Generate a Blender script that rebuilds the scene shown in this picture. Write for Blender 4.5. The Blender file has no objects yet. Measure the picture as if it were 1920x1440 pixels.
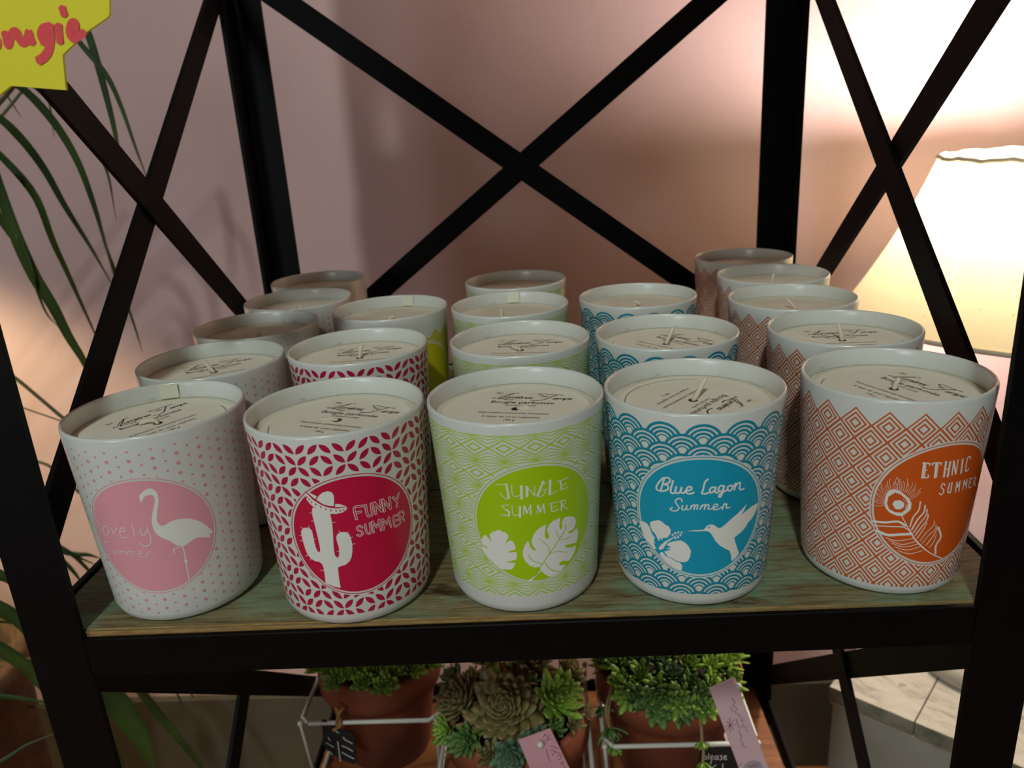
import bpy, bmesh, math, random
from mathutils import Vector, Matrix, noise
from mathutils.geometry import tessellate_polygon
PI = math.pi
random.seed(7)
SC = bpy.context.scene
COL = SC.collection

# ------------------------------------------------------------------ camera
cam_d = bpy.data.cameras.new('camera')
cam_d.sensor_width = 36.0
cam_d.lens = 1453.0 / 1920 * 36
cam_d.clip_start = 0.01
cam_d.dof.use_dof = True
cam_d.dof.focus_distance = 0.385
cam_d.dof.aperture_fstop = 14.0
cam_o = bpy.data.objects.new('camera', cam_d)
COL.objects.link(cam_o)
cam_o.matrix_world = Matrix(((0.9978, 0.0463, 0.0473, 0.008),
                             (0.0303, 0.3161, -0.9483, -0.370),
                             (-0.0588, 0.9476, 0.3140, 0.2135),
                             (0, 0, 0, 1)))
SC.camera = cam_o

# ------------------------------------------------------------------ light and exposure
SC.view_settings.view_transform = 'Standard'
SC.view_settings.look = 'None'
SC.view_settings.exposure = 0.0
SC.view_settings.gamma = 1.0
SC.view_settings.use_curve_mapping = False
W = bpy.data.worlds.new('shop_ambience')
SC.world = W
W.use_nodes = True
W.node_tree.nodes['Background'].inputs[0].default_value = (1.0, 0.82, 0.75, 1)
W.node_tree.nodes['Background'].inputs[1].default_value = 0.075


def area(name, loc, target, size, power, col):
    d = bpy.data.lights.new(name, 'AREA')
    d.shape = 'DISK'
    d.size = size
    d.energy = power
    d.color = col
    o = bpy.data.objects.new(name, d)
    COL.objects.link(o)
    o.location = loc
    o.rotation_euler = (Vector(target) - Vector(loc)).to_track_quat('-Z', 'Y').to_euler()
    return o


# cool shop lighting in front of the shelf, a low fill added for the lower shelf plants
area('shop_light', (-0.30, -2.10, 1.92), (-0.02, 0.1, 0.05), 0.17, 28, (0.90, 1.0, 0.93))
area('low_fill_light', (-1.0, -1.75, 0.30), (0.0, 0.1, -0.15), 0.5, 6.5, (0.84, 0.96, 1.0))


def point(name, loc, power, col, r):
    d = bpy.data.lights.new(name, 'POINT')
    d.energy = power
    d.color = col
    d.shadow_soft_size = r
    o = bpy.data.objects.new(name, d)
    COL.objects.link(o)
    o.location = loc
    return o


# second table lamp of the shop, left of the frame, shining down the wall
_d = bpy.data.lights.new('left_lamp_light', 'SPOT')
_d.energy = 19.5
_d.color = (1.0, 0.82, 0.43)
_d.spot_size = math.radians(120)
_d.spot_blend = 0.25
_d.shadow_soft_size = 0.05
_o = bpy.data.objects.new('left_lamp_light', _d)
COL.objects.link(_o)
_o.location = (-1.05, 0.36, 0.22)
_o.rotation_euler = (math.radians(12), 0, 0)


# ------------------------------------------------------------------ materials
def mat(name, col, rough=0.5, metal=0.0, spec=0.5, sss=0.0, emit=None, estr=0.0):
    m = bpy.data.materials.new(name)
    m.use_nodes = True
    b = m.node_tree.nodes['Principled BSDF']
    b.inputs['Base Color'].default_value = (*col, 1)
    b.inputs['Roughness'].default_value = rough
    b.inputs['Metallic'].default_value = metal
    b.inputs['Specular IOR Level'].default_value = spec
    if emit:
        b.inputs['Emission Color'].default_value = (*emit, 1)
        b.inputs['Emission Strength'].default_value = estr
    return m


def srgb(r, g, b):
    f = lambda c: (c / 255 / 12.92) if c <= 10 else ((c / 255 + 0.055) / 1.055) ** 2.4
    return (f(r), f(g), f(b))


class NT:
    """small helper to write node maths"""
    def __init__(s, m):
        s.t = m.node_tree
        s.n = s.t.nodes
        s.b = s.n['Principled BSDF']

    def link(s, a, b):
        s.t.links.new(a, b)

    def m(s, op, a, b=None, c=None, clamp=False):
        n = s.n.new('ShaderNodeMath')
        n.operation = op
        n.use_clamp = clamp
        for i, v in enumerate((a, b, c)):
            if v is None:
                continue
            if isinstance(v, (int, float)):
                n.inputs[i].default_value = v
            else:
                s.link(v, n.inputs[i])
        return n.outputs[0]

    def mix(s, f, a, b):
        n = s.n.new('ShaderNodeMix')
        n.data_type = 'RGBA'
        for v, i in ((f, 0), (a, 6), (b, 7)):
            if isinstance(v, (int, float)):
                n.inputs[i].default_value = v
            elif isinstance(v, tuple):
                n.inputs[i].default_value = (*v, 1)
            else:
                s.link(v, n.inputs[i])
        return n.outputs[2]

    def noise(s, vec, scale, detail=3, rough=0.5, dist=0.0):
        n = s.n.new('ShaderNodeTexNoise')
        n.inputs['Scale'].default_value = scale
        n.inputs['Detail'].default_value = detail
        n.inputs['Roughness'].default_value = rough
        n.inputs['Distortion'].default_value = dist
        s.link(vec, n.inputs['Vector'])
        return n.outputs['Fac']

    def ramp(s, f, stops):
        n = s.n.new('ShaderNodeValToRGB')
        e = n.color_ramp.elements
        while len(e) < len(stops):
            e.new(0.5)
        for i, (p, c) in enumerate(stops):
            e[i].position = p
            e[i].color = (*c, 1) if len(c) == 3 else c
        s.link(f, n.inputs[0])
        return n.outputs[0]

    def coord(s, which='Object', scale=None):
        n = s.n.new('ShaderNodeTexCoord').outputs[which]
        if scale:
            k = s.n.new('ShaderNodeMapping')
            k.inputs['Scale'].default_value = scale
            s.link(n, k.inputs['Vector'])
            n = k.outputs[0]
        return n

    def bump(s, h, strength, dist=0.001):
        n = s.n.new('ShaderNodeBump')
        n.inputs['Strength'].default_value = strength
        n.inputs['Distance'].default_value = dist
        s.link(h, n.inputs['Height'])
        s.link(n.outputs[0], s.b.inputs['Normal'])


def noisy(name, c1, c2, scale, rough=0.6, bump=0.0, stretch=None, lo=0.35, hi=0.65, spec=0.5):
    m = mat(name, c1, rough, spec=spec)
    t = NT(m)
    v = t.coord('Object', stretch)
    f = t.noise(v, scale, 5, 0.6)
    t.link(t.ramp(f, [(lo, c1), (hi, c2)]), t.b.inputs['Base Color'])
    if bump:
        t.bump(t.noise(v, scale * 4, 4), bump)
    return m


WHITE = srgb(214, 216, 210)
GLASS_H, RB, RT = 0.0973, 0.0358, 0.0410
EM_R = 0.0300          # radius of the round emblem on the glass
EM_Z = 0.048
SCALE = 0.039          # metres of arc per radian used for the prints


def glass_material(name, kind, ink, ink2=None, n_rep=12):
    """white frosted glass with a printed all-over pattern; UV: u = angle/2pi with the emblem at 0.5, v = height in metres"""
    m = mat(name, WHITE, 0.26, spec=0.5)
    t = NT(m)
    sep = t.n.new('ShaderNodeSeparateXYZ')
    t.link(t.coord('UV'), sep.inputs[0])
    u, v = sep.outputs[0], sep.outputs[1]
    M = t.m
    s = M('MULTIPLY', M('SUBTRACT', u, 0.5), 2 * PI * SCALE)      # arc, metres
    A = 2 * PI * SCALE / n_rep
    if kind == 'dots':
        hu, hv = A / 2, 0.0048
        cu = M('DIVIDE', s, hu)
        ci = M('FLOOR', M('ADD', cu, 0.5))
        odd = M('ABSOLUTE', M('MODULO', ci, 2.0))
        du = M('MULTIPLY', M('SUBTRACT', cu, ci), hu)
        vv = M('ADD', M('DIVIDE', v, hv), M('MULTIPLY', odd, 0.5))
        dv = M('MULTIPLY', M('SUBTRACT', vv, M('FLOOR', M('ADD', vv, 0.5))), hv)
        d = M('SQRT', M('ADD', M('MULTIPLY', du, du), M('MULTIPLY', dv, dv)))
        r = M('SUBTRACT', 0.00088, M('MULTIPLY', odd, 0.0003))
        ink_f = M('LESS_THAN', d, r)
        top, bot = 0.0912, 0.006
    elif kind == 'petals':
        q = A / 4
        qv = 0.0052
        cu = M('DIVIDE', s, q)
        cv = M('DIVIDE', M('SUBTRACT', 0.0888, v), qv)
        iu, iv = M('FLOOR', cu), M('FLOOR', cv)
        a = M('SUBTRACT', M('SUBTRACT', cu, iu), 0.5)
        b = M('SUBTRACT', M('SUBTRACT', cv, iv), 0.5)
        k = M('ADD', M('FLOOR', M('DIVIDE', iu, 2.0)), M('FLOOR', M('DIVIDE', M('ADD', iv, 1.0), 2.0)))
        par = M('FLOORED_MODULO', k, 2.0)
        sg = M('SUBTRACT', M('MULTIPLY', par, 2.0), 1.0)
        b2 = M('MULTIPLY', b, sg)
        al = M('ADD', a, b2)           # along -1..1
        ac = M('SUBTRACT', a, b2)      # across
        prof = M('MULTIPLY', M('SUBTRACT', 1.0, M('MULTIPLY', M('MULTIPLY', al, al), 1.32)), 0.36)
        ink_f = M('LESS_THAN', M('ABSOLUTE', ac), prof)
        top, bot = 0.0936, 0.0075
    elif kind == 'zigzag':
        P = 0.0124
        cu = M('DIVIDE', s, A)
        du = M('MULTIPLY', M('ABSOLUTE', M('SUBTRACT', cu, M('FLOOR', M('ADD', cu, 0.5)))), 2.0)
        cv = M('DIVIDE', M('SUBTRACT', v, 0.0860), P)
        dv = M('MULTIPLY', M('ABSOLUTE', M('SUBTRACT', cv, M('FLOOR', M('ADD', cv, 0.5)))), 2.0)
        tri = M('SUBTRACT', 1.0, du)
        best = None
        for o, a in ((0.0, 0.62), (0.33, 0.45), (0.62, 0.27), (0.87, 0.09), (-0.33, 0.62)):
            d = M('ABSOLUTE', M('SUBTRACT', dv, M('ADD', o, M('MULTIPLY', tri, a))))
            d = M('MULTIPLY', d, 0.62 if o <= 0 else 1.0)
            best = d if best is None else M('MINIMUM', best, d)
        ink_f = M('LESS_THAN', best, 0.040)
        top, bot = 0.0920, 0.0115
    elif kind == 'scales':
        R, dvv = A / 2 * 1.0, 0.0046
        v0 = 0.0930 - R
        cv = M('DIVIDE', M('SUBTRACT', v0, v), dvv)
        base = M('FLOOR', cv)
        dist = None
        # upper rows first, lower rows are printed over them
        for j in (-1, 0, 1, 2):
            row = M('ADD', base, float(j))
            off = M('MULTIPLY', M('FLOORED_MODULO', row, 2.0), 0.5)
            cu = M('ADD', M('DIVIDE', s, A), off)
            du = M('MULTIPLY', M('SUBTRACT', cu, M('FLOOR', M('ADD', cu, 0.5))), A)
            dz = M('MULTIPLY', M('SUBTRACT', cv, row), dvv)
            d = M('DIVIDE', M('SQRT', M('ADD', M('MULTIPLY', du, du), M('MULTIPLY', dz, dz))), R)
            d = M('ADD', d, M('MULTIPLY', M('LESS_THAN', row, -0.5), 9.0))
            if dist is None:
                dist = d
            else:
                inside = M('LESS_THAN', d, 1.0)
                dist = M('ADD', M('MULTIPLY', d, inside), M('MULTIPLY', dist, M('SUBTRACT', 1.0, inside)))
        ink_f = None
        for lo, hi in ((0.84, 1.0), (0.61, 0.75), (0.39, 0.53), (0.235, 0.31)):
            f = M('MULTIPLY', M('GREATER_THAN', dist, lo), M('LESS_THAN', dist, hi))
            ink_f = f if ink_f is None else M('ADD', ink_f, f)
        top, bot = 0.0935, 0.0085
    elif kind == 'diamonds':
        hv = 0.0141
        def cell(du0, dv0):
            cu = M('ADD', M('DIVIDE', s, A), du0)
            cv = M('ADD', M('DIVIDE', M('SUBTRACT', v, 0.0848), hv), dv0)
            du = M('ABSOLUTE', M('SUBTRACT', cu, M('FLOOR', M('ADD', cu, 0.5))))
            dv = M('ABSOLUTE', M('SUBTRACT', cv, M('FLOOR', M('ADD', cv, 0.5))))
            return M('MULTIPLY', M('ADD', du, dv), 2.0)
        d = M('MINIMUM', cell(0.0, 0.0), cell(0.5, 0.5))
        ink_f = None
        for lo, hi in ((0.90, 1.1), (0.58, 0.74), (0.25, 0.41)):
            f = M('MULTIPLY', M('GREATER_THAN', d, lo), M('LESS_THAN', d, hi))
            ink_f = f if ink_f is None else M('ADD', ink_f, f)
        # the upper border follows the points of the first row
        cu = M('DIVIDE', s, A)
        du = M('ABSOLUTE', M('SUBTRACT', cu, M('FLOOR', M('ADD', cu, 0.5))))
        lim = M('SUBTRACT', 0.0848 + hv / 2 + 0.0003, M('MULTIPLY', du, hv))
        ink_f = M('MULTIPLY', ink_f, M('LESS_THAN', v, lim))
        top, bot = 0.0925, 0.0065
    elif kind == 'chevron':
        cu = M('DIVIDE', s, A)
        du = M('ABSOLUTE', M('SUBTRACT', cu, M('FLOOR', M('ADD', cu, 0.5))))
        zz = M('ADD', v, M('MULTIPLY', du, 0.012))
        st = M('DIVIDE', zz, 0.0034)
        fr = M('SUBTRACT', st, M('FLOOR', st))
        ink_f = M('MULTIPLY', M('GREATER_THAN', fr, 0.16), M('LESS_THAN', zz, 0.0850))
        top, bot = 0.0925, 0.0065
    rng = M('MULTIPLY', M('LESS_THAN', v, top), M('GREATER_THAN', v, bot))
    ds, dz = s, M('SUBTRACT', v, EM_Z)
    rr = M('SQRT', M('ADD', M('MULTIPLY', ds, ds), M('MULTIPLY', dz, dz)))
    keep = M('GREATER_THAN', rr, EM_R + 0.0006)
    geo = t.n.new('ShaderNodeUVMap')
    # the print is only on the outside: inside faces carry v < 0
    out = M('GREATER_THAN', v, 0.001)
    f = M('MULTIPLY', M('MULTIPLY', ink_f, rng), M('MULTIPLY', keep, out), clamp=True)
    # faint dust inside the cup near the wax (inside faces: v = -height)
    dust = t.noise(t.coord('Object', (1, 1, 2.2)), 150, 6, 0.7)
    inner = M('MULTIPLY', M('LESS_THAN', v, -0.080), M('GREATER_THAN', v, -0.0905))
    speck = M('MULTIPLY', inner, M('GREATER_THAN', dust, 0.62))
    soft = M('MULTIPLY', M('LESS_THAN', v, -0.01), 0.22)
    c = t.mix(f, WHITE, ink)
    c = t.mix(M('MULTIPLY', speck, 0.35), c, srgb(120, 110, 95))
    t.link(c, t.b.inputs['Base Color'])
    return m


INK = {'L': srgb(216, 150, 158), 'F': srgb(176, 24, 66), 'J': srgb(168, 204, 60), 'B': srgb(20, 135, 160),
       'E': srgb(196, 92, 44), 'Y': srgb(196, 186, 20)}
DISC = {'L': srgb(232, 160, 172), 'F': srgb(198, 18, 66), 'J': srgb(166, 206, 16), 'B': srgb(10, 156, 190),
        'E': srgb(208, 88, 26), 'Y': srgb(205, 195, 20)}
MG = {'L': glass_material('dotted_glass', 'dots', INK['L'], n_rep=26),
      'F': glass_material('petal_glass', 'petals', INK['F'], n_rep=12),
      'J': glass_material('zigzag_glass', 'zigzag', INK['J'], n_rep=19),
      'B': glass_material('wave_glass', 'scales', INK['B'], n_rep=15),
      'E': glass_material('diamond_glass', 'diamonds', INK['E'], n_rep=19),
      'Y': glass_material('chevron_glass', 'chevron', INK['Y'], n_rep=20)}
MD = {k: mat('emblem_ink_' + k, c, 0.35, spec=0.45) for k, c in DISC.items()}
M_PRINT = mat('white_print', srgb(232, 232, 226), 0.4)
M_WAX = noisy('candle_wax', srgb(226, 222, 206), srgb(214, 208, 188), 60, 0.55)
M_CARD = noisy('ivory_card', srgb(246, 243, 230), srgb(240, 236, 218), 45, 0.7)
M_WICK = mat('cotton_wick', srgb(222, 214, 192), 0.9)
M_BLACK = mat('black_print', srgb(52, 48, 44), 0.6)
M_HOLE = mat('dark_wick_hole', srgb(38, 32, 26), 0.9)
M_STICK = mat('clear_sticker', srgb(228, 228, 208), 0.3)
M_STEEL = noisy('black_steel', srgb(8, 7, 8), srgb(5, 4, 6), 60, 0.5, 0.06, spec=0.12)

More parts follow.
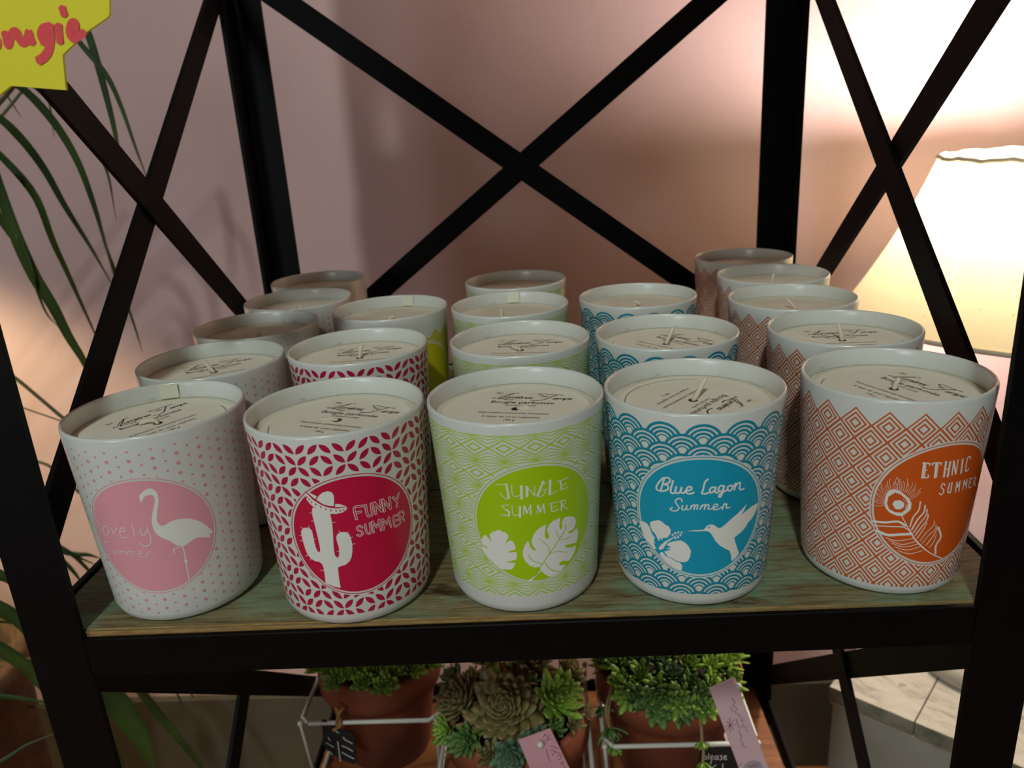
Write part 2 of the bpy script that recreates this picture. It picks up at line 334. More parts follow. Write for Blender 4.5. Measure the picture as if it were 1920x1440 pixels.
ART = {'L1':{'poly':[[(8,180),(5,200),(7,216),(18,226),(29,236),(44,244),(60,244),(72,235),(80,221),(82,201),(80,179),(75,157),(65,131),(58,104),(54,82),(57,64),(64,54),(78,51),(90,57),(111,66),(135,68),(163,64),(190,54),(213,39),(235,20),(252,-3),(267,-27),(282,-51),(274,-57),(260,-54),(266,-68),(254,-72),(232,-61),(208,-50),(187,-54),(165,-64),(149,-72),(129,-71),(111,-63),(99,-48),(84,-29),(62,-14),(46,2),(34,25),(30,49),(30,74),(36,102),(45,129),(56,155),(64,176),(66,196),(62,208),(54,213),(43,213),(31,210),(21,200),(14,188)],[(128,-145),(140,-145),(142,-159),(135,-168),(129,-165)]],'st':[(5,[(135,-71),(136,-102),(134,-150),(133,-186),(132,-234),(130,-270)]),(4,[(133,-77),(114,-74),(97,-78),(90,-93)]),(3,[(97,-80),(95,-106)])],'tx':[(3,[(-253,110),(-252,64),(-258,7)]),(3,[(-199,60),(-224,41),(-233,15),(-216,7),(-193,26),(-187,50),(-199,60)]),(3,[(-169,50),(-167,24),(-135,59)]),(3,[(-127,36),(-100,40),(-98,58),(-116,54),(-129,30),(-124,7),(-100,8)]),(3,[(-55,80),(-57,54),(-60,17)]),(3,[(-25,50),(-27,24),(-16,17),(-1,33),(10,57)]),(3,[(4,44),(11,8),(6,-21),(-9,-39),(-30,-39),(-46,-22)]),(2.2,[(-224,-30),(-249,-39),(-255,-61),(-234,-71),(-224,-87),(-249,-105),(-269,-107)]),(2.2,[(-202,-70),(-206,-90),(-192,-88),(-178,-66),(-184,-89)]),(2.2,[(-171,-89),(-164,-70),(-151,-69),(-153,-85)]),(2.2,[(-149,-73),(-134,-67),(-133,-85)]),(2.2,[(-121,-86),(-116,-69),(-102,-67),(-103,-86)]),(2.2,[(-99,-71),(-85,-68),(-83,-87)]),(2.2,[(-69,-80),(-49,-78),(-51,-68),(-63,-69),(-69,-83),(-62,-95),(-43,-93)]),(2.2,[(-31,-100),(-27,-77)]),(2.2,[(-28,-82),(-17,-74),(-4,-72)])]},'F1':{'poly':[[(-172,-229),(-169,-175),(-169,-144),(-173,-127),(-185,-117),(-206,-114),(-226,-101),(-239,-80),(-245,-45),(-248,-11),(-249,18),(-245,38),(-232,52),(-217,57),(-201,55),(-191,43),(-190,19),(-190,-10),(-188,-42),(-183,-62),(-174,-67),(-168,-54),(-168,-29),(-169,5),(-171,44),(-173,83),(-175,117),(-174,140),(-167,160),(-96,129),(-95,100),(-95,66),(-99,18),(-104,-31),(-106,-60),(-105,-85),(-98,-97),(-89,-92),(-84,-72),(-82,-48),(-86,-18),(-87,7),(-79,23),(-63,31),(-43,28),(-29,16),(-24,-7),(-22,-37),(-25,-71),(-32,-100),(-45,-123),(-64,-137),(-87,-142),(-100,-146),(-103,-176),(-104,-212),(-104,-256),(-130,-249)]],'top':[[(-145,197),(-132,216),(-113,231),(-92,237),(-77,231),(-69,216),(-70,192),(-75,162),(-95,165),(-118,174)],[(-188,234),(-185,230),(-174,220),(-162,202),(-145,187),(-126,172),(-103,160),(-76,152),(-48,149),(-21,152),(-26,136),(-42,127),(-67,123),(-92,126),(-120,135),(-147,150),(-169,169),(-185,192),(-190,213)],[(-178,240),(-165,230),(-140,214),(-148,201),(-158,209),(-171,225)],[(-68,172),(-49,168),(-22,154),(-47,153),(-71,157)]],'ink':[[(-189,214),(-178,212),(-186,204)],[(-181,204),(-171,202),(-178,193)],[(-172,191),(-162,189),(-169,180)],[(-155,179),(-145,177),(-152,169)],[(-136,166),(-126,164),(-133,156)],[(-115,154),(-106,152),(-112,144)],[(-95,147),(-85,144),(-92,136)],[(-73,143),(-64,139),(-70,132)],[(-56,140),(-46,137),(-53,129)],[(-41,142),(-32,139),(-38,131)]],'st':[(2.2,[(-186,132),(-173,133)]),(2.2,[(-185,92),(-171,93)]),(2.2,[(-98,82),(-81,81)]),(2.2,[(-201,67),(-204,53)]),(2.2,[(-243,58),(-235,50)]),(2.2,[(-260,12),(-247,13)]),(2.2,[(-265,-16),(-250,-13)]),(2.2,[(-192,0),(-181,1)]),(2.2,[(-250,-94),(-236,-87)]),(2.2,[(-228,-111),(-218,-100)]),(2.2,[(-186,-160),(-172,-164)]),(2.2,[(-70,39),(-66,27)]),(2.2,[(-31,29),(-39,18)]),(2.2,[(-16,-1),(-26,-7)]),(2.2,[(-9,-37),(-22,-38)]),(2.2,[(-93,-64),(-81,-65)])],'tx':[(9,[(44,140),(8,139),(11,83)]),(9,[(10,113),(33,114)]),(9,[(57,141),(59,100),(64,84),(75,83),(82,93),(81,141)]),(9,[(99,83),(96,141),(127,88),(125,144)]),(9,[(140,82),(136,142),(171,84),(170,141)]),(9,[(188,134),(206,108),(205,81)]),(9,[(221,140),(206,108)]),(7.5,[(32,35),(23,45),(12,44),(9,33),(16,23),(26,16),(29,3),(17,-3),(5,4)]),(7.5,[(46,48),(47,11),(55,-2),(65,2),(67,48)]),(7.5,[(79,-3),(78,52),(97,17),(110,51),(115,-5)]),(7.5,[(128,-6),(125,49),(146,16),(159,45),(165,-8)]),(7.5,[(206,37),(183,39),(185,-10),(208,-13)]),(7.5,[(184,16),(205,13)]),(7.5,[(219,-9),(213,45),(234,43),(243,29),(234,17),(216,18)]),(7.5,[(230,16),(243,-8)])],'txin':[(5.2,[(44,140),(8,139),(11,83)]),(5.2,[(10,113),(33,114)]),(5.2,[(57,141),(59,100),(64,84),(75,83),(82,93),(81,141)]),(5.2,[(99,83),(96,141),(127,88),(125,144)]),(5.2,[(140,82),(136,142),(171,84),(170,141)]),(5.2,[(188,134),(206,108),(205,81)]),(5.2,[(221,140),(206,108)]),(4,[(32,35),(23,45),(12,44),(9,33),(16,23),(26,16),(29,3),(17,-3),(5,4)]),(4,[(46,48),(47,11),(55,-2),(65,2),(67,48)]),(4,[(79,-3),(78,52),(97,17),(110,51),(115,-5)]),(4,[(128,-6),(125,49),(146,16),(159,45),(165,-8)]),(4,[(206,37),(183,39),(185,-10),(208,-13)]),(4,[(184,16),(205,13)]),(4,[(219,-9),(213,45),(234,43),(243,29),(234,17),(216,18)]),(4,[(230,16),(243,-8)])]},'J1':{'poly':[[(-179,-15),(-164,-24),(-146,-30),(-136,-47),(-150,-75),(-155,-85),(-136,-70),(-123,-69),(-113,-84),(-108,-112),(-145,-128),(-145,-132),(-106,-127),(-106,-149),(-111,-169),(-156,-181),(-156,-185),(-117,-185),(-119,-200),(-133,-218),(-152,-222),(-194,-220),(-221,-194),(-248,-168),(-266,-146),(-273,-115),(-234,-126),(-269,-104),(-272,-82),(-261,-60),(-248,-51),(-220,-82),(-228,-49),(-215,-34),(-195,-25)],[(-66,-285),(-45,-286),(2,-231),(-7,-214),(-23,-216),(-46,-204),(-67,-181),(-78,-150),(-77,-120),(-67,-96),(-50,-72),(-41,-108),(-28,-125),(-15,-124),(-30,-102),(-35,-74),(-20,-37),(3,-16),(35,-2),(28,-55),(33,-75),(49,-77),(47,-59),(39,-32),(48,-10),(67,7),(106,14),(100,-28),(105,-47),(115,-43),(113,-13),(126,8),(153,5),(182,-7),(194,-31),(191,-55),(176,-71),(148,-73),(150,-82),(170,-86),(197,-70),(211,-97),(205,-135),(195,-147),(136,-137),(128,-144),(147,-156),(198,-163),(189,-190),(171,-213),(153,-227),(114,-213),(95,-218),(103,-233),(133,-239),(113,-259),(81,-275),(46,-279),(22,-260),(6,-239)]],'inkst':[(4,[(-22,-247),(5,-211),(49,-154),(100,-93),(134,-49),(129,-32)]),(2.5,[(49,-154),(41,-117),(1,-69)]),(2.5,[(47,-159),(84,-154),(142,-177)]),(2.5,[(100,-95),(88,-64),(81,-43)]),(2.5,[(105,-97),(136,-104),(167,-101)]),(3,[(10,-201),(-31,-180),(-52,-147)]),(3.5,[(24,-199),(52,-241),(92,-263)])],'tx':[(3,[(-175,208),(-125,213)]),(7,[(-129,212),(-122,144)]),(3,[(-123,143),(-138,143),(-161,169)]),(3,[(-106,209),(-106,165),(-93,152),(-70,159)]),(9,[(-66,201),(-68,140)]),(9,[(-42,196),(-44,150)]),(3,[(-48,198),(-24,171),(-11,146)]),(3,[(-11,146),(-9,194)]),(8,[(29,211),(1,146)]),(3,[(37,197),(29,213)]),(3,[(-2,149),(13,140),(30,148),(40,170)]),(3,[(40,170),(23,170)]),(9,[(60,209),(56,142)]),(3,[(56,141),(90,150)]),(3,[(92,195),(151,199)]),(6,[(108,194),(113,154)]),(3,[(103,149),(148,155)]),(3,[(111,171),(139,174)]),(3,[(-127,111),(-158,105),(-138,86)]),(7,[(-138,86),(-126,77),(-129,57)]),(3,[(-129,57),(-163,61)]),(3,[(-111,106),(-110,67),(-97,58),(-81,65)]),(8,[(-77,100),(-80,50)]),(3,[(-63,60),(-60,103)]),(7,[(-58,102),(-48,68)]),(3,[(-48,68),(-31,106)]),(5,[(-31,106),(-32,58)]),(3,[(-1,55),(-1,101)]),(7,[(2,98),(12,65)]),(3,[(12,65),(27,102)]),(5,[(27,102),(30,57)]),(3,[(51,96),(95,97)]),(4,[(62,95),(66,56),(97,58)]),(3,[(63,76),(87,77)]),(6,[(112,46),(112,94)]),(3,[(100,95),(132,93),(130,77),(114,74),(145,43)])]},'B1':{'poly':[[(-60,-64),(-22,-57),(11,-55),(19,-48),(25,-37),(37,-30),(53,-31),(66,-39),(75,-49),(88,-51),(106,-39),(136,-14),(167,8),(194,29),(212,44),(204,22),(187,-4),(206,7),(242,23),(286,29),(279,3),(264,-24),(249,-42),(230,-53),(218,-71),(199,-89),(175,-102),(159,-112),(166,-138),(178,-169),(191,-201),(174,-221),(153,-233),(148,-201),(139,-175),(118,-162),(90,-141),(67,-114),(53,-87),(40,-68),(27,-62),(15,-61),(-22,-63)],[(-233,-53),(-213,-42),(-189,-31),(-172,-36),(-159,-47),(-141,-53),(-132,-70),(-135,-90),(-149,-112),(-171,-119),(-176,-133),(-183,-120),(-190,-141),(-197,-129),(-208,-108),(-222,-97),(-233,-77)],[(-291,-70),(-269,-62),(-248,-67),(-236,-83),(-227,-109),(-211,-128),(-216,-146),(-207,-158),(-219,-155),(-212,-172),(-203,-184),(-218,-188),(-247,-164),(-267,-141),(-282,-113)],[(-154,-151),(-138,-134),(-112,-122),(-87,-115),(-66,-125),(-53,-140),(-41,-163),(-44,-193),(-53,-217),(-69,-227),(-91,-227),(-113,-223),(-130,-214),(-148,-211),(-166,-188),(-132,-171),(-156,-169),(-130,-158)],[(-189,-204),(-175,-191),(-157,-211),(-139,-215),(-113,-227),(-91,-232),(-80,-245),(-82,-272),(-113,-265),(-140,-251),(-167,-232),(-185,-213)],[(-193,-176),(-179,-155),(-160,-134),(-95,-82),(-151,-139),(-170,-175),(-184,-184),(-193,-183)],[(-120,-92),(-122,-98),(-127,-98),(-130,-94),(-127,-88),(-122,-87)],[(-108,-81),(-110,-87),(-115,-88),(-118,-83),(-115,-77),(-110,-76)],[(-93,-74),(-96,-80),(-101,-81),(-103,-76),(-101,-70),(-96,-70)],[(-79,-74),(-81,-79),(-86,-80),(-88,-75),(-86,-70),(-81,-69)],[(-84,-87),(-86,-93),(-91,-94),(-94,-89),(-91,-83),(-86,-83)],[(-94,-100),(-97,-105),(-102,-106),(-104,-101),(-102,-96),(-97,-95)],[(-106,-106),(-109,-112),(-114,-113),(-116,-108),(-114,-102),(-109,-101)]],'ink':[[(40,-43),(38,-48),(34,-48),(32,-43),(34,-39),(38,-40)]],'tx':[(6,[(-157,186),(-166,155),(-175,121)]),(6,[(-165,182),(-144,190),(-132,181),(-141,164),(-161,153)]),(6,[(-159,154),(-144,151),(-142,135),(-162,121),(-188,119),(-196,130),(-185,156),(-165,183)]),(6,[(-120,178),(-131,129),(-123,116),(-109,124)]),(6,[(-106,151),(-111,128),(-103,120),(-91,127),(-84,151)]),(6,[(-84,149),(-87,129),(-77,123),(-67,135)]),(6,[(-67,135),(-45,142),(-44,155),(-55,156),(-65,140),(-62,125),(-48,122),(-33,130)]),(6,[(24,193),(12,180),(5,142),(0,127),(14,123),(31,130)]),(6,[(58,152),(42,154),(33,141),(37,128),(49,133),(59,152),(55,132),(66,126),(71,131)]),(6,[(94,155),(79,158),(70,145),(75,132),(87,135),(95,155),(88,121),(79,103),(73,110),(84,123),(112,135)]),(6,[(123,154),(111,149),(112,134),(123,129),(133,139),(128,152),(121,155)]),(6,[(133,142),(147,161),(142,129)]),(6,[(144,144),(161,161),(169,153),(166,133),(175,124),(190,126)]),(4.5,[(-81,81),(-87,94),(-101,93),(-111,78),(-103,63),(-95,48),(-107,32),(-128,31),(-134,38),(-124,46)]),(4.5,[(-79,63),(-83,45),(-75,41),(-65,49),(-61,65),(-63,47),(-54,44)]),(4.5,[(-47,45),(-41,66)]),(4.5,[(-43,57),(-34,68),(-28,66),(-31,46)]),(4.5,[(-29,57),(-21,69),(-15,66),(-19,47)]),(4.5,[(-6,47),(2,68)]),(4.5,[(-1,58),(10,70),(16,67),(13,47)]),(4.5,[(15,58),(24,70),(32,67),(29,49),(41,48)]),(4.5,[(41,48),(68,59),(68,69),(57,69),(50,54),(56,44),(73,45),(91,55)]),(4.5,[(92,41),(97,61),(101,71)]),(4.5,[(97,62),(111,66),(110,46),(127,47)])]},'E1':{'poly':[[(-231,77),(-211,83),(-190,77),(-167,58),(-149,42),(-138,19),(-137,-9),(-150,-28),(-169,-46),(-190,-46),(-221,-34),(-239,-14),(-246,16),(-243,53)]],'ink':[[(-209,67),(-188,62),(-165,41),(-152,16),(-156,-10),(-173,-29),(-200,-29),(-224,-17),(-235,8),(-232,44)]],'top':[[(-214,11),(-207,27),(-185,32),(-167,20),(-167,0),(-181,-14),(-185,-10),(-189,-15),(-202,-11)]],'st':[(1.6,[(-143,40),(-118,60),(-106,76)]),(1.6,[(-146,47),(-120,73),(-108,93)]),(1.6,[(-150,53),(-135,75),(-131,90)]),(1.6,[(-155,59),(-136,91),(-130,114)]),(1.6,[(-160,64),(-147,97),(-144,119)]),(1.6,[(-165,68),(-159,97),(-160,113)]),(1.6,[(-171,72),(-164,113),(-167,139)]),(1.6,[(-177,75),(-176,108),(-182,126)]),(1.6,[(-184,77),(-186,110),(-194,126)]),(1.6,[(-190,78),(-197,120),(-207,143)]),(1.6,[(-197,78),(-206,107),(-216,118)]),(1.6,[(-203,77),(-202,114),(-195,134)]),(1.6,[(-209,75),(-213,115),(-208,138)]),(1.6,[(-215,72),(-219,101),(-216,116)]),(1.6,[(-221,69),(-233,107),(-234,132)]),(1.6,[(-226,64),(-240,97),(-242,118)]),(1.6,[(-231,59),(-245,85),(-247,101)]),(1.6,[(-235,54),(-259,85),(-270,108)]),(1.6,[(-239,47),(-259,69),(-266,85)]),(1.6,[(-241,40),(-265,60),(-276,75)]),(1.6,[(-244,33),(-276,51),(-294,68)]),(1.6,[(-245,26),(-269,37),(-280,48)]),(1.6,[(-246,19),(-278,26),(-297,37)]),(1.6,[(-245,11),(-280,14),(-302,22)]),(1.6,[(-244,4),(-270,4),(-285,10)]),(1.6,[(-243,-3),(-280,-11),(-305,-9)]),(2,[(-225,-12),(-232,8),(-227,42),(-209,60),(-188,54),(-169,35),(-158,13),(-160,-8)]),(2,[(-216,-16),(-222,9),(-214,31),(-190,39),(-168,28)]),(4,[(-171,-45),(-153,-77),(-136,-108)]),(7,[(-136,-108),(-98,-166),(-48,-217)]),(5,[(-48,-217),(-7,-247),(52,-280)]),(10,[(-282,-89),(-237,-86),(-183,-75),(-151,-93)]),(5,[(-276,-109),(-223,-104),(-163,-100),(-140,-111)]),(13,[(-264,-134),(-219,-147),(-168,-139),(-120,-134)]),(3,[(-226,-162),(-177,-172),(-110,-156)]),(3,[(-210,-173),(-154,-189),(-97,-172)]),(3,[(-198,-187),(-143,-201),(-84,-185)]),(3,[(-183,-204),(-128,-217),(-72,-199)]),(3,[(-168,-222),(-116,-236),(-59,-222)]),(6,[(-131,-97),(-123,-50),(-104,-14),(-102,27)]),(7,[(-122,-113),(-102,-61),(-80,-25),(-80,8)]),(5,[(-112,-129),(-91,-82),(-69,-42),(-68,-11)]),(5,[(-103,-142),(-83,-103),(-61,-63),(-60,-37)]),(4,[(-92,-156),(-72,-114),(-59,-79)]),(3,[(-78,-172),(-56,-131),(-27,-98),(-26,-74)]),(3,[(-65,-184),(-43,-148),(-14,-115),(-15,-94)]),(4,[(-46,-196),(-22,-156),(-7,-121),(-4,-106)]),(9,[(10,-247),(4,-203),(22,-163),(1,-112)]),(3,[(-29,-209),(-12,-184),(-4,-143)])],'tx':[(7,[(-110,214),(-109,144)]),(3,[(-103,213),(-101,144)]),(4,[(-115,214),(-88,211),(-88,202)]),(3,[(-103,179),(-94,180)]),(4,[(-113,144),(-87,144),(-87,156)]),(4,[(-75,202),(-74,212),(-41,210),(-41,200)]),(7,[(-60,210),(-57,142)]),(3,[(-53,210),(-50,142)]),(7,[(-19,213),(-17,142)]),(7,[(1,210),(1,140)]),(3,[(-16,178),(1,177)]),(5,[(18,212),(21,144)]),(6,[(17,212),(40,146)]),(4,[(38,214),(41,145)]),(7,[(64,210),(69,144)]),(5,[(113,201),(107,212),(92,209),(93,155),(103,145),(114,154)]),(4,[(-4,98),(-11,108),(-20,103),(-19,89),(-7,77),(-8,60),(-17,55),(-25,64)]),(5,[(17,106),(15,66),(23,60),(30,62),(29,106)]),(5,[(57,55),(55,103),(66,76),(73,104),(77,54)]),(4,[(101,53),(99,102),(113,73),(118,102),(125,54)]),(4,[(161,94),(140,98),(145,54),(167,49)]),(3,[(144,76),(158,74)]),(4,[(186,46),(180,91),(196,86),(198,67),(183,69),(212,40)])]}}
LEAVES=[(7.2,[(-410,400,338),(-407,410,320),(-408,420,275),(-412,430,225),(-422,440,190)]),(5.1,[(-411,380,327),(-405,388,310),(-391,396,282),(-387,404,254),(-385,412,215),(-383,420,181)]),(7.8,[(-478,360,286),(-461,375,274),(-448,390,245),(-442,405,208),(-444,420,166),(-450,435,127),(-455,450,61)]),(8.3,[(-504,360,265),(-487,373,249),(-479,387,228),(-473,400,200),(-469,413,163),(-461,427,120),(-451,440,66)]),(7.4,[(-493,340,237),(-485,357,217),(-472,373,179),(-476,390,134),(-480,407,100),(-481,423,54),(-481,440,0)]),(12.8,[(-475,330,222),(-482,341,191),(-486,353,145),(-486,364,105),(-482,375,71),(-481,386,37),(-478,397,5),(-485,409,-19),(-497,420,-35)]),(2.7,[(-478,340,146),(-486,360,101),(-495,380,65),(-500,400,45)]),(8.1,[(-505,350,200),(-504,360,165),(-503,370,136)]),(5.4,[(-491,420,295),(-480,430,277),(-464,440,257),(-452,450,228),(-445,460,195),(-452,470,144)]),(2.2,[(-496,450,287),(-493,465,269),(-505,480,232)]),(2.2,[(-534,450,289),(-536,465,277),(-535,480,253)]),(3.0,[(-453,440,126),(-453,460,41),(-460,480,-8)]),(7.0,[(-671,500,-263),(-627,507,-283),(-610,513,-289),(-598,520,-300)]),(5.7,[(-654,500,-252),(-627,507,-284),(-612,513,-317),(-603,520,-351)]),(3.5,[(-650,500,-264),(-626,510,-288),(-601,520,-313)]),(6.9,[(-647,480,-245),(-623,490,-292),(-618,500,-326)]),(10.4,[(-499,200,-117),(-479,207,-131),(-474,213,-143),(-467,220,-164)]),(15.6,[(-513,200,-132),(-499,210,-160),(-483,220,-188),(-476,230,-234),(-472,240,-279)]),(2.9,[(-515,200,-173),(-503,220,-188),(-491,240,-208)]),(16.1,[(-531,200,-175),(-513,213,-205),(-499,225,-236),(-492,237,-280),(-490,250,-326)]),(4.8,[(-518,180,-234),(-496,187,-243),(-478,193,-252),(-463,200,-264)]),(3.3,[(-514,150,-293),(-491,160,-291),(-471,170,-283),(-448,180,-279)]),(20.6,[(-589,420,-378),(-572,430,-431),(-566,440,-456),(-561,450,-481)]),(12.5,[(-531,400,-364),(-517,410,-421),(-506,420,-470),(-490,430,-526),(-478,440,-578),(-475,450,-614)]),(2.9,[(-512,460,-440),(-508,470,-479),(-510,480,-519)]),(34.1,[(-555,400,-394),(-540,407,-449),(-531,413,-505),(-529,420,-582)]),(27.4,[(-576,400,-442),(-576,410,-509),(-570,420,-572)]),(2.9,[(-488,460,-446),(-489,470,-479),(-494,480,-497)])]
STALKS=[(4.1,[(-634,460,0),(-606,460,-24),(-584,460,-49),(-563,460,-74),(-549,460,-89)]),(1.8,[(-640,460,-45),(-606,460,-62),(-568,460,-79),(-549,460,-89)]),(3.5,[(-677,480,-126),(-621,480,-139),(-602,480,-150),(-586,480,-171),(-577,480,-184)])]
STAR=[(-1402,-703,2698),(-1425,-703,2600),(-1437,-703,2590),(-1521,-703,2550),(-1627,-703,2480),(-1644,-703,2361),(-1846,-703,2388),(-1895,-703,2360),(-2046,-703,2262),(-2039,-703,2392),(-2255,-703,2387),(-2150,-703,2526),(-2299,-703,2598),(-2129,-703,2692),(-2158,-703,2847),(-1979,-703,2827),(-1870,-703,2968),(-1758,-703,2855),(-1588,-703,2957),(-1566,-703,2817),(-1398,-703,2839)]
BOUGIE=[(9,[(-1915,-703,2587),(-1933,-703,2524)]),(9,[(-1927,-703,2543),(-1908,-703,2552),(-1900,-703,2542),(-1910,-703,2525),(-1930,-703,2524)]),(10,[(-1867,-703,2550),(-1886,-703,2541),(-1886,-703,2521),(-1868,-703,2518),(-1854,-703,2529),(-1854,-703,2546),(-1867,-703,2550)]),(11,[(-1818,-703,2559),(-1819,-703,2527),(-1814,-703,2527),(-1801,-703,2550),(-1785,-703,2567),(-1774,-703,2563),(-1771,-703,2544),(-1762,-703,2528),(-1746,-703,2537),(-1731,-703,2558),(-1728,-703,2531)]),(12,[(-1655,-703,2574),(-1674,-703,2570),(-1687,-703,2551),(-1684,-703,2531),(-1669,-703,2537),(-1652,-703,2566)]),(8,[(-1670,-703,2555),(-1678,-703,2543),(-1663,-703,2559)]),(12,[(-1649,-703,2573),(-1656,-703,2537),(-1673,-703,2498),(-1695,-703,2477),(-1713,-703,2468)]),(10,[(-1616,-703,2573),(-1620,-703,2549),(-1623,-703,2527)]),(10,[(-1588,-703,2628),(-1587,-703,2615)]),(10,[(-1578,-703,2554),(-1563,-703,2558),(-1553,-703,2572),(-1555,-703,2584),(-1567,-703,2580),(-1579,-703,2561),(-1581,-703,2542),(-1570,-703,2530),(-1552,-703,2535),(-1533,-703,2546)])]
TAGS={'t2': [(-287,1180,-2422),(-31,1180,-2317),(142,1180,-2828),(-133,1180,-2984)],'t2s': [[(-93,1180,-2402),(-75,1180,-2367),(-60,1180,-2398)],[(-38,1180,-2378),(-65,1180,-2429),(-23,1180,-2410)],[(-38,1180,-2482),(27,1180,-2516)],[(-40,1180,-2524),(34,1180,-2558),(-3,1180,-2546),(-26,1180,-2577)],[(7,1180,-2589),(34,1180,-2568),(40,1180,-2611),(10,1180,-2620)],[(-73,1180,-2513),(-60,1180,-2587),(-45,1180,-2640)],[(30,1180,-2663),(56,1180,-2643),(46,1180,-2685)],[(63,1180,-2686),(78,1180,-2740)]],'t2p': (-116,1150,-2441),'t3': [(1295,1660,-2385),(1502,1660,-2279),(1878,1660,-3423),(1661,1660,-3524)],'t3s': [[(1482,1660,-2483),(1511,1660,-2538),(1494,1660,-2559),(1530,1660,-2604),(1513,1660,-2631),(1559,1660,-2671),(1542,1660,-2693)],[(1577,1660,-2688),(1570,1660,-2727),(1596,1660,-2717)],[(1588,1660,-2750),(1576,1660,-2783),(1616,1660,-2784)],[(1608,1660,-2806),(1627,1660,-2840)],[(1555,1660,-2827),(1575,1660,-2895),(1568,1660,-2928),(1596,1660,-2963),(1588,1660,-2986),(1624,1660,-3010)],[(1476,1660,-2575),(1496,1660,-2631)],[(1525,1660,-2703),(1545,1660,-2771),(1564,1660,-2805)],[(1445,1660,-2723),(1510,1660,-2814)],[(1507,1660,-2714),(1448,1660,-2823)],[(1471,1660,-2690),(1480,1660,-2836)],[(1429,1660,-2778),(1526,1660,-2759)],[(1549,1660,-3191),(1570,1660,-3262)],[(1568,1660,-3204),(1594,1660,-3170)],[(1633,1660,-3240),(1658,1660,-3195),(1673,1660,-3230),(1694,1660,-3184),(1705,1660,-3219),(1739,1660,-3174)]],'t3p': (1521,1620,-2337),'t3logo': (1687,1660,-3230),'c3': [(1254,1780,-3189),(1280,1780,-3113),(1344,1780,-3069),(1436,1780,-3060),(1529,1780,-3098),(1592,1780,-3181),(1612,1780,-3377),(1600,1780,-3587),(1260,1780,-3578),(1229,1780,-3396)],'c3hole': (1429,1780,-3147),'c3s': [[(1291,1780,-3202),(1283,1780,-3266)],[(1291,1780,-3208),(1314,1780,-3208),(1310,1780,-3238),(1287,1780,-3237)],[(1332,1780,-3179),(1329,1780,-3244)],[(1347,1780,-3227),(1370,1780,-3216),(1361,1780,-3198),(1347,1780,-3221),(1357,1780,-3245),(1375,1780,-3240)],[(1407,1780,-3205),(1389,1780,-3210),(1389,1780,-3240),(1408,1780,-3240),(1412,1780,-3205),(1413,1780,-3247)],[(1449,1780,-3200),(1430,1780,-3206),(1445,1780,-3224),(1445,1780,-3247),(1427,1780,-3247)],[(1463,1780,-3230),(1486,1780,-3219),(1477,1780,-3201),(1463,1780,-3224),(1473,1780,-3248),(1492,1780,-3243)],[(1349,1780,-3292),(1357,1780,-3257)],[(1302,1780,-3314),(1326,1780,-3327)],[(1400,1780,-3305),(1377,1780,-3323)],[(1331,1780,-3363),(1340,1780,-3333),(1373,1780,-3334),(1383,1780,-3364)],[(1456,1780,-3295),(1458,1780,-3378)]],'h1': [(-2177,2100,-3003),(-2150,2100,-2992),(-2088,2100,-3055),(-2042,2100,-3087),(-1994,2100,-3107),(-1932,2100,-3134),(-1894,2100,-3197),(-1888,2100,-3310),(-1913,2100,-3512),(-1954,2100,-3511),(-2050,2100,-3457),(-2169,2100,-3352),(-2198,2100,-3269)],'h1s': [[(-2051,2100,-3230),(-2055,2100,-3463)],[(-2135,2100,-3177),(-2120,2100,-3215)],[(-2147,2100,-3340),(-2121,2100,-3379)],[(-2073,2100,-3093),(-2028,2100,-3131)],[(-1994,2100,-3182),(-1968,2100,-3220),(-1944,2100,-3233),(-1917,2100,-3259)],[(-2017,2100,-3281),(-1969,2100,-3307),(-1923,2100,-3347)],[(-2026,2100,-3356),(-1980,2100,-3395),(-1924,2100,-3435)],[(-2164,2100,-3239),(-2099,2100,-3291)]],'twine': [(-2010,2100,-2923),(-1994,2100,-3027),(-2041,2100,-3081)]}


# ------------------------------------------------------------------ geometry helpers
def link(name, me, parent=None, loc=None):
    o = bpy.data.objects.new(name, me)
    COL.objects.link(o)
    if parent is not None:
        o.parent = parent
    if loc is not None:
        o.location = loc
    return o


def tag(o, label=None, cat=None, group=None, kind=None):
    if label:
        o['label'] = label
    if cat:
        o['category'] = cat
    if group:
        o['group'] = group
    if kind:
        o['kind'] = kind
    return o


def thing(name, label, cat, loc=(0, 0, 0), rotz=0.0, group=None):
    o = bpy.data.objects.new(name, None)
    o.empty_display_size = 0.02
    COL.objects.link(o)
    o.location = loc
    o.rotation_euler = (0, 0, rotz)
    return tag(o, label, cat, group)


def mesh(name, bm, mats, smooth=True):
    me = bpy.data.meshes.new(name)
    bm.normal_update()
    bm.to_mesh(me)
    bm.free()
    for m in (mats if isinstance(mats, (list, tuple)) else [mats]):
        me.materials.append(m)
    if smooth:
        for p in me.polygons:
            p.use_smooth = True
    return me


def box(bm, lo, hi, bevel=0.0):
    """axis-aligned box; lo/hi corners"""
    r = bmesh.ops.create_cube(bm, size=1.0)
    vs = r['verts']
    for v in vs:
        v.co = Vector([lo[i] + (v.co[i] + 0.5) * (hi[i] - lo[i]) for i in range(3)])
    if bevel:
        es = list({e for v in vs for e in v.link_edges})
        bmesh.ops.bevel(bm, geom=es, offset=bevel, segments=2, profile=0.6, affect='EDGES')
    return vs


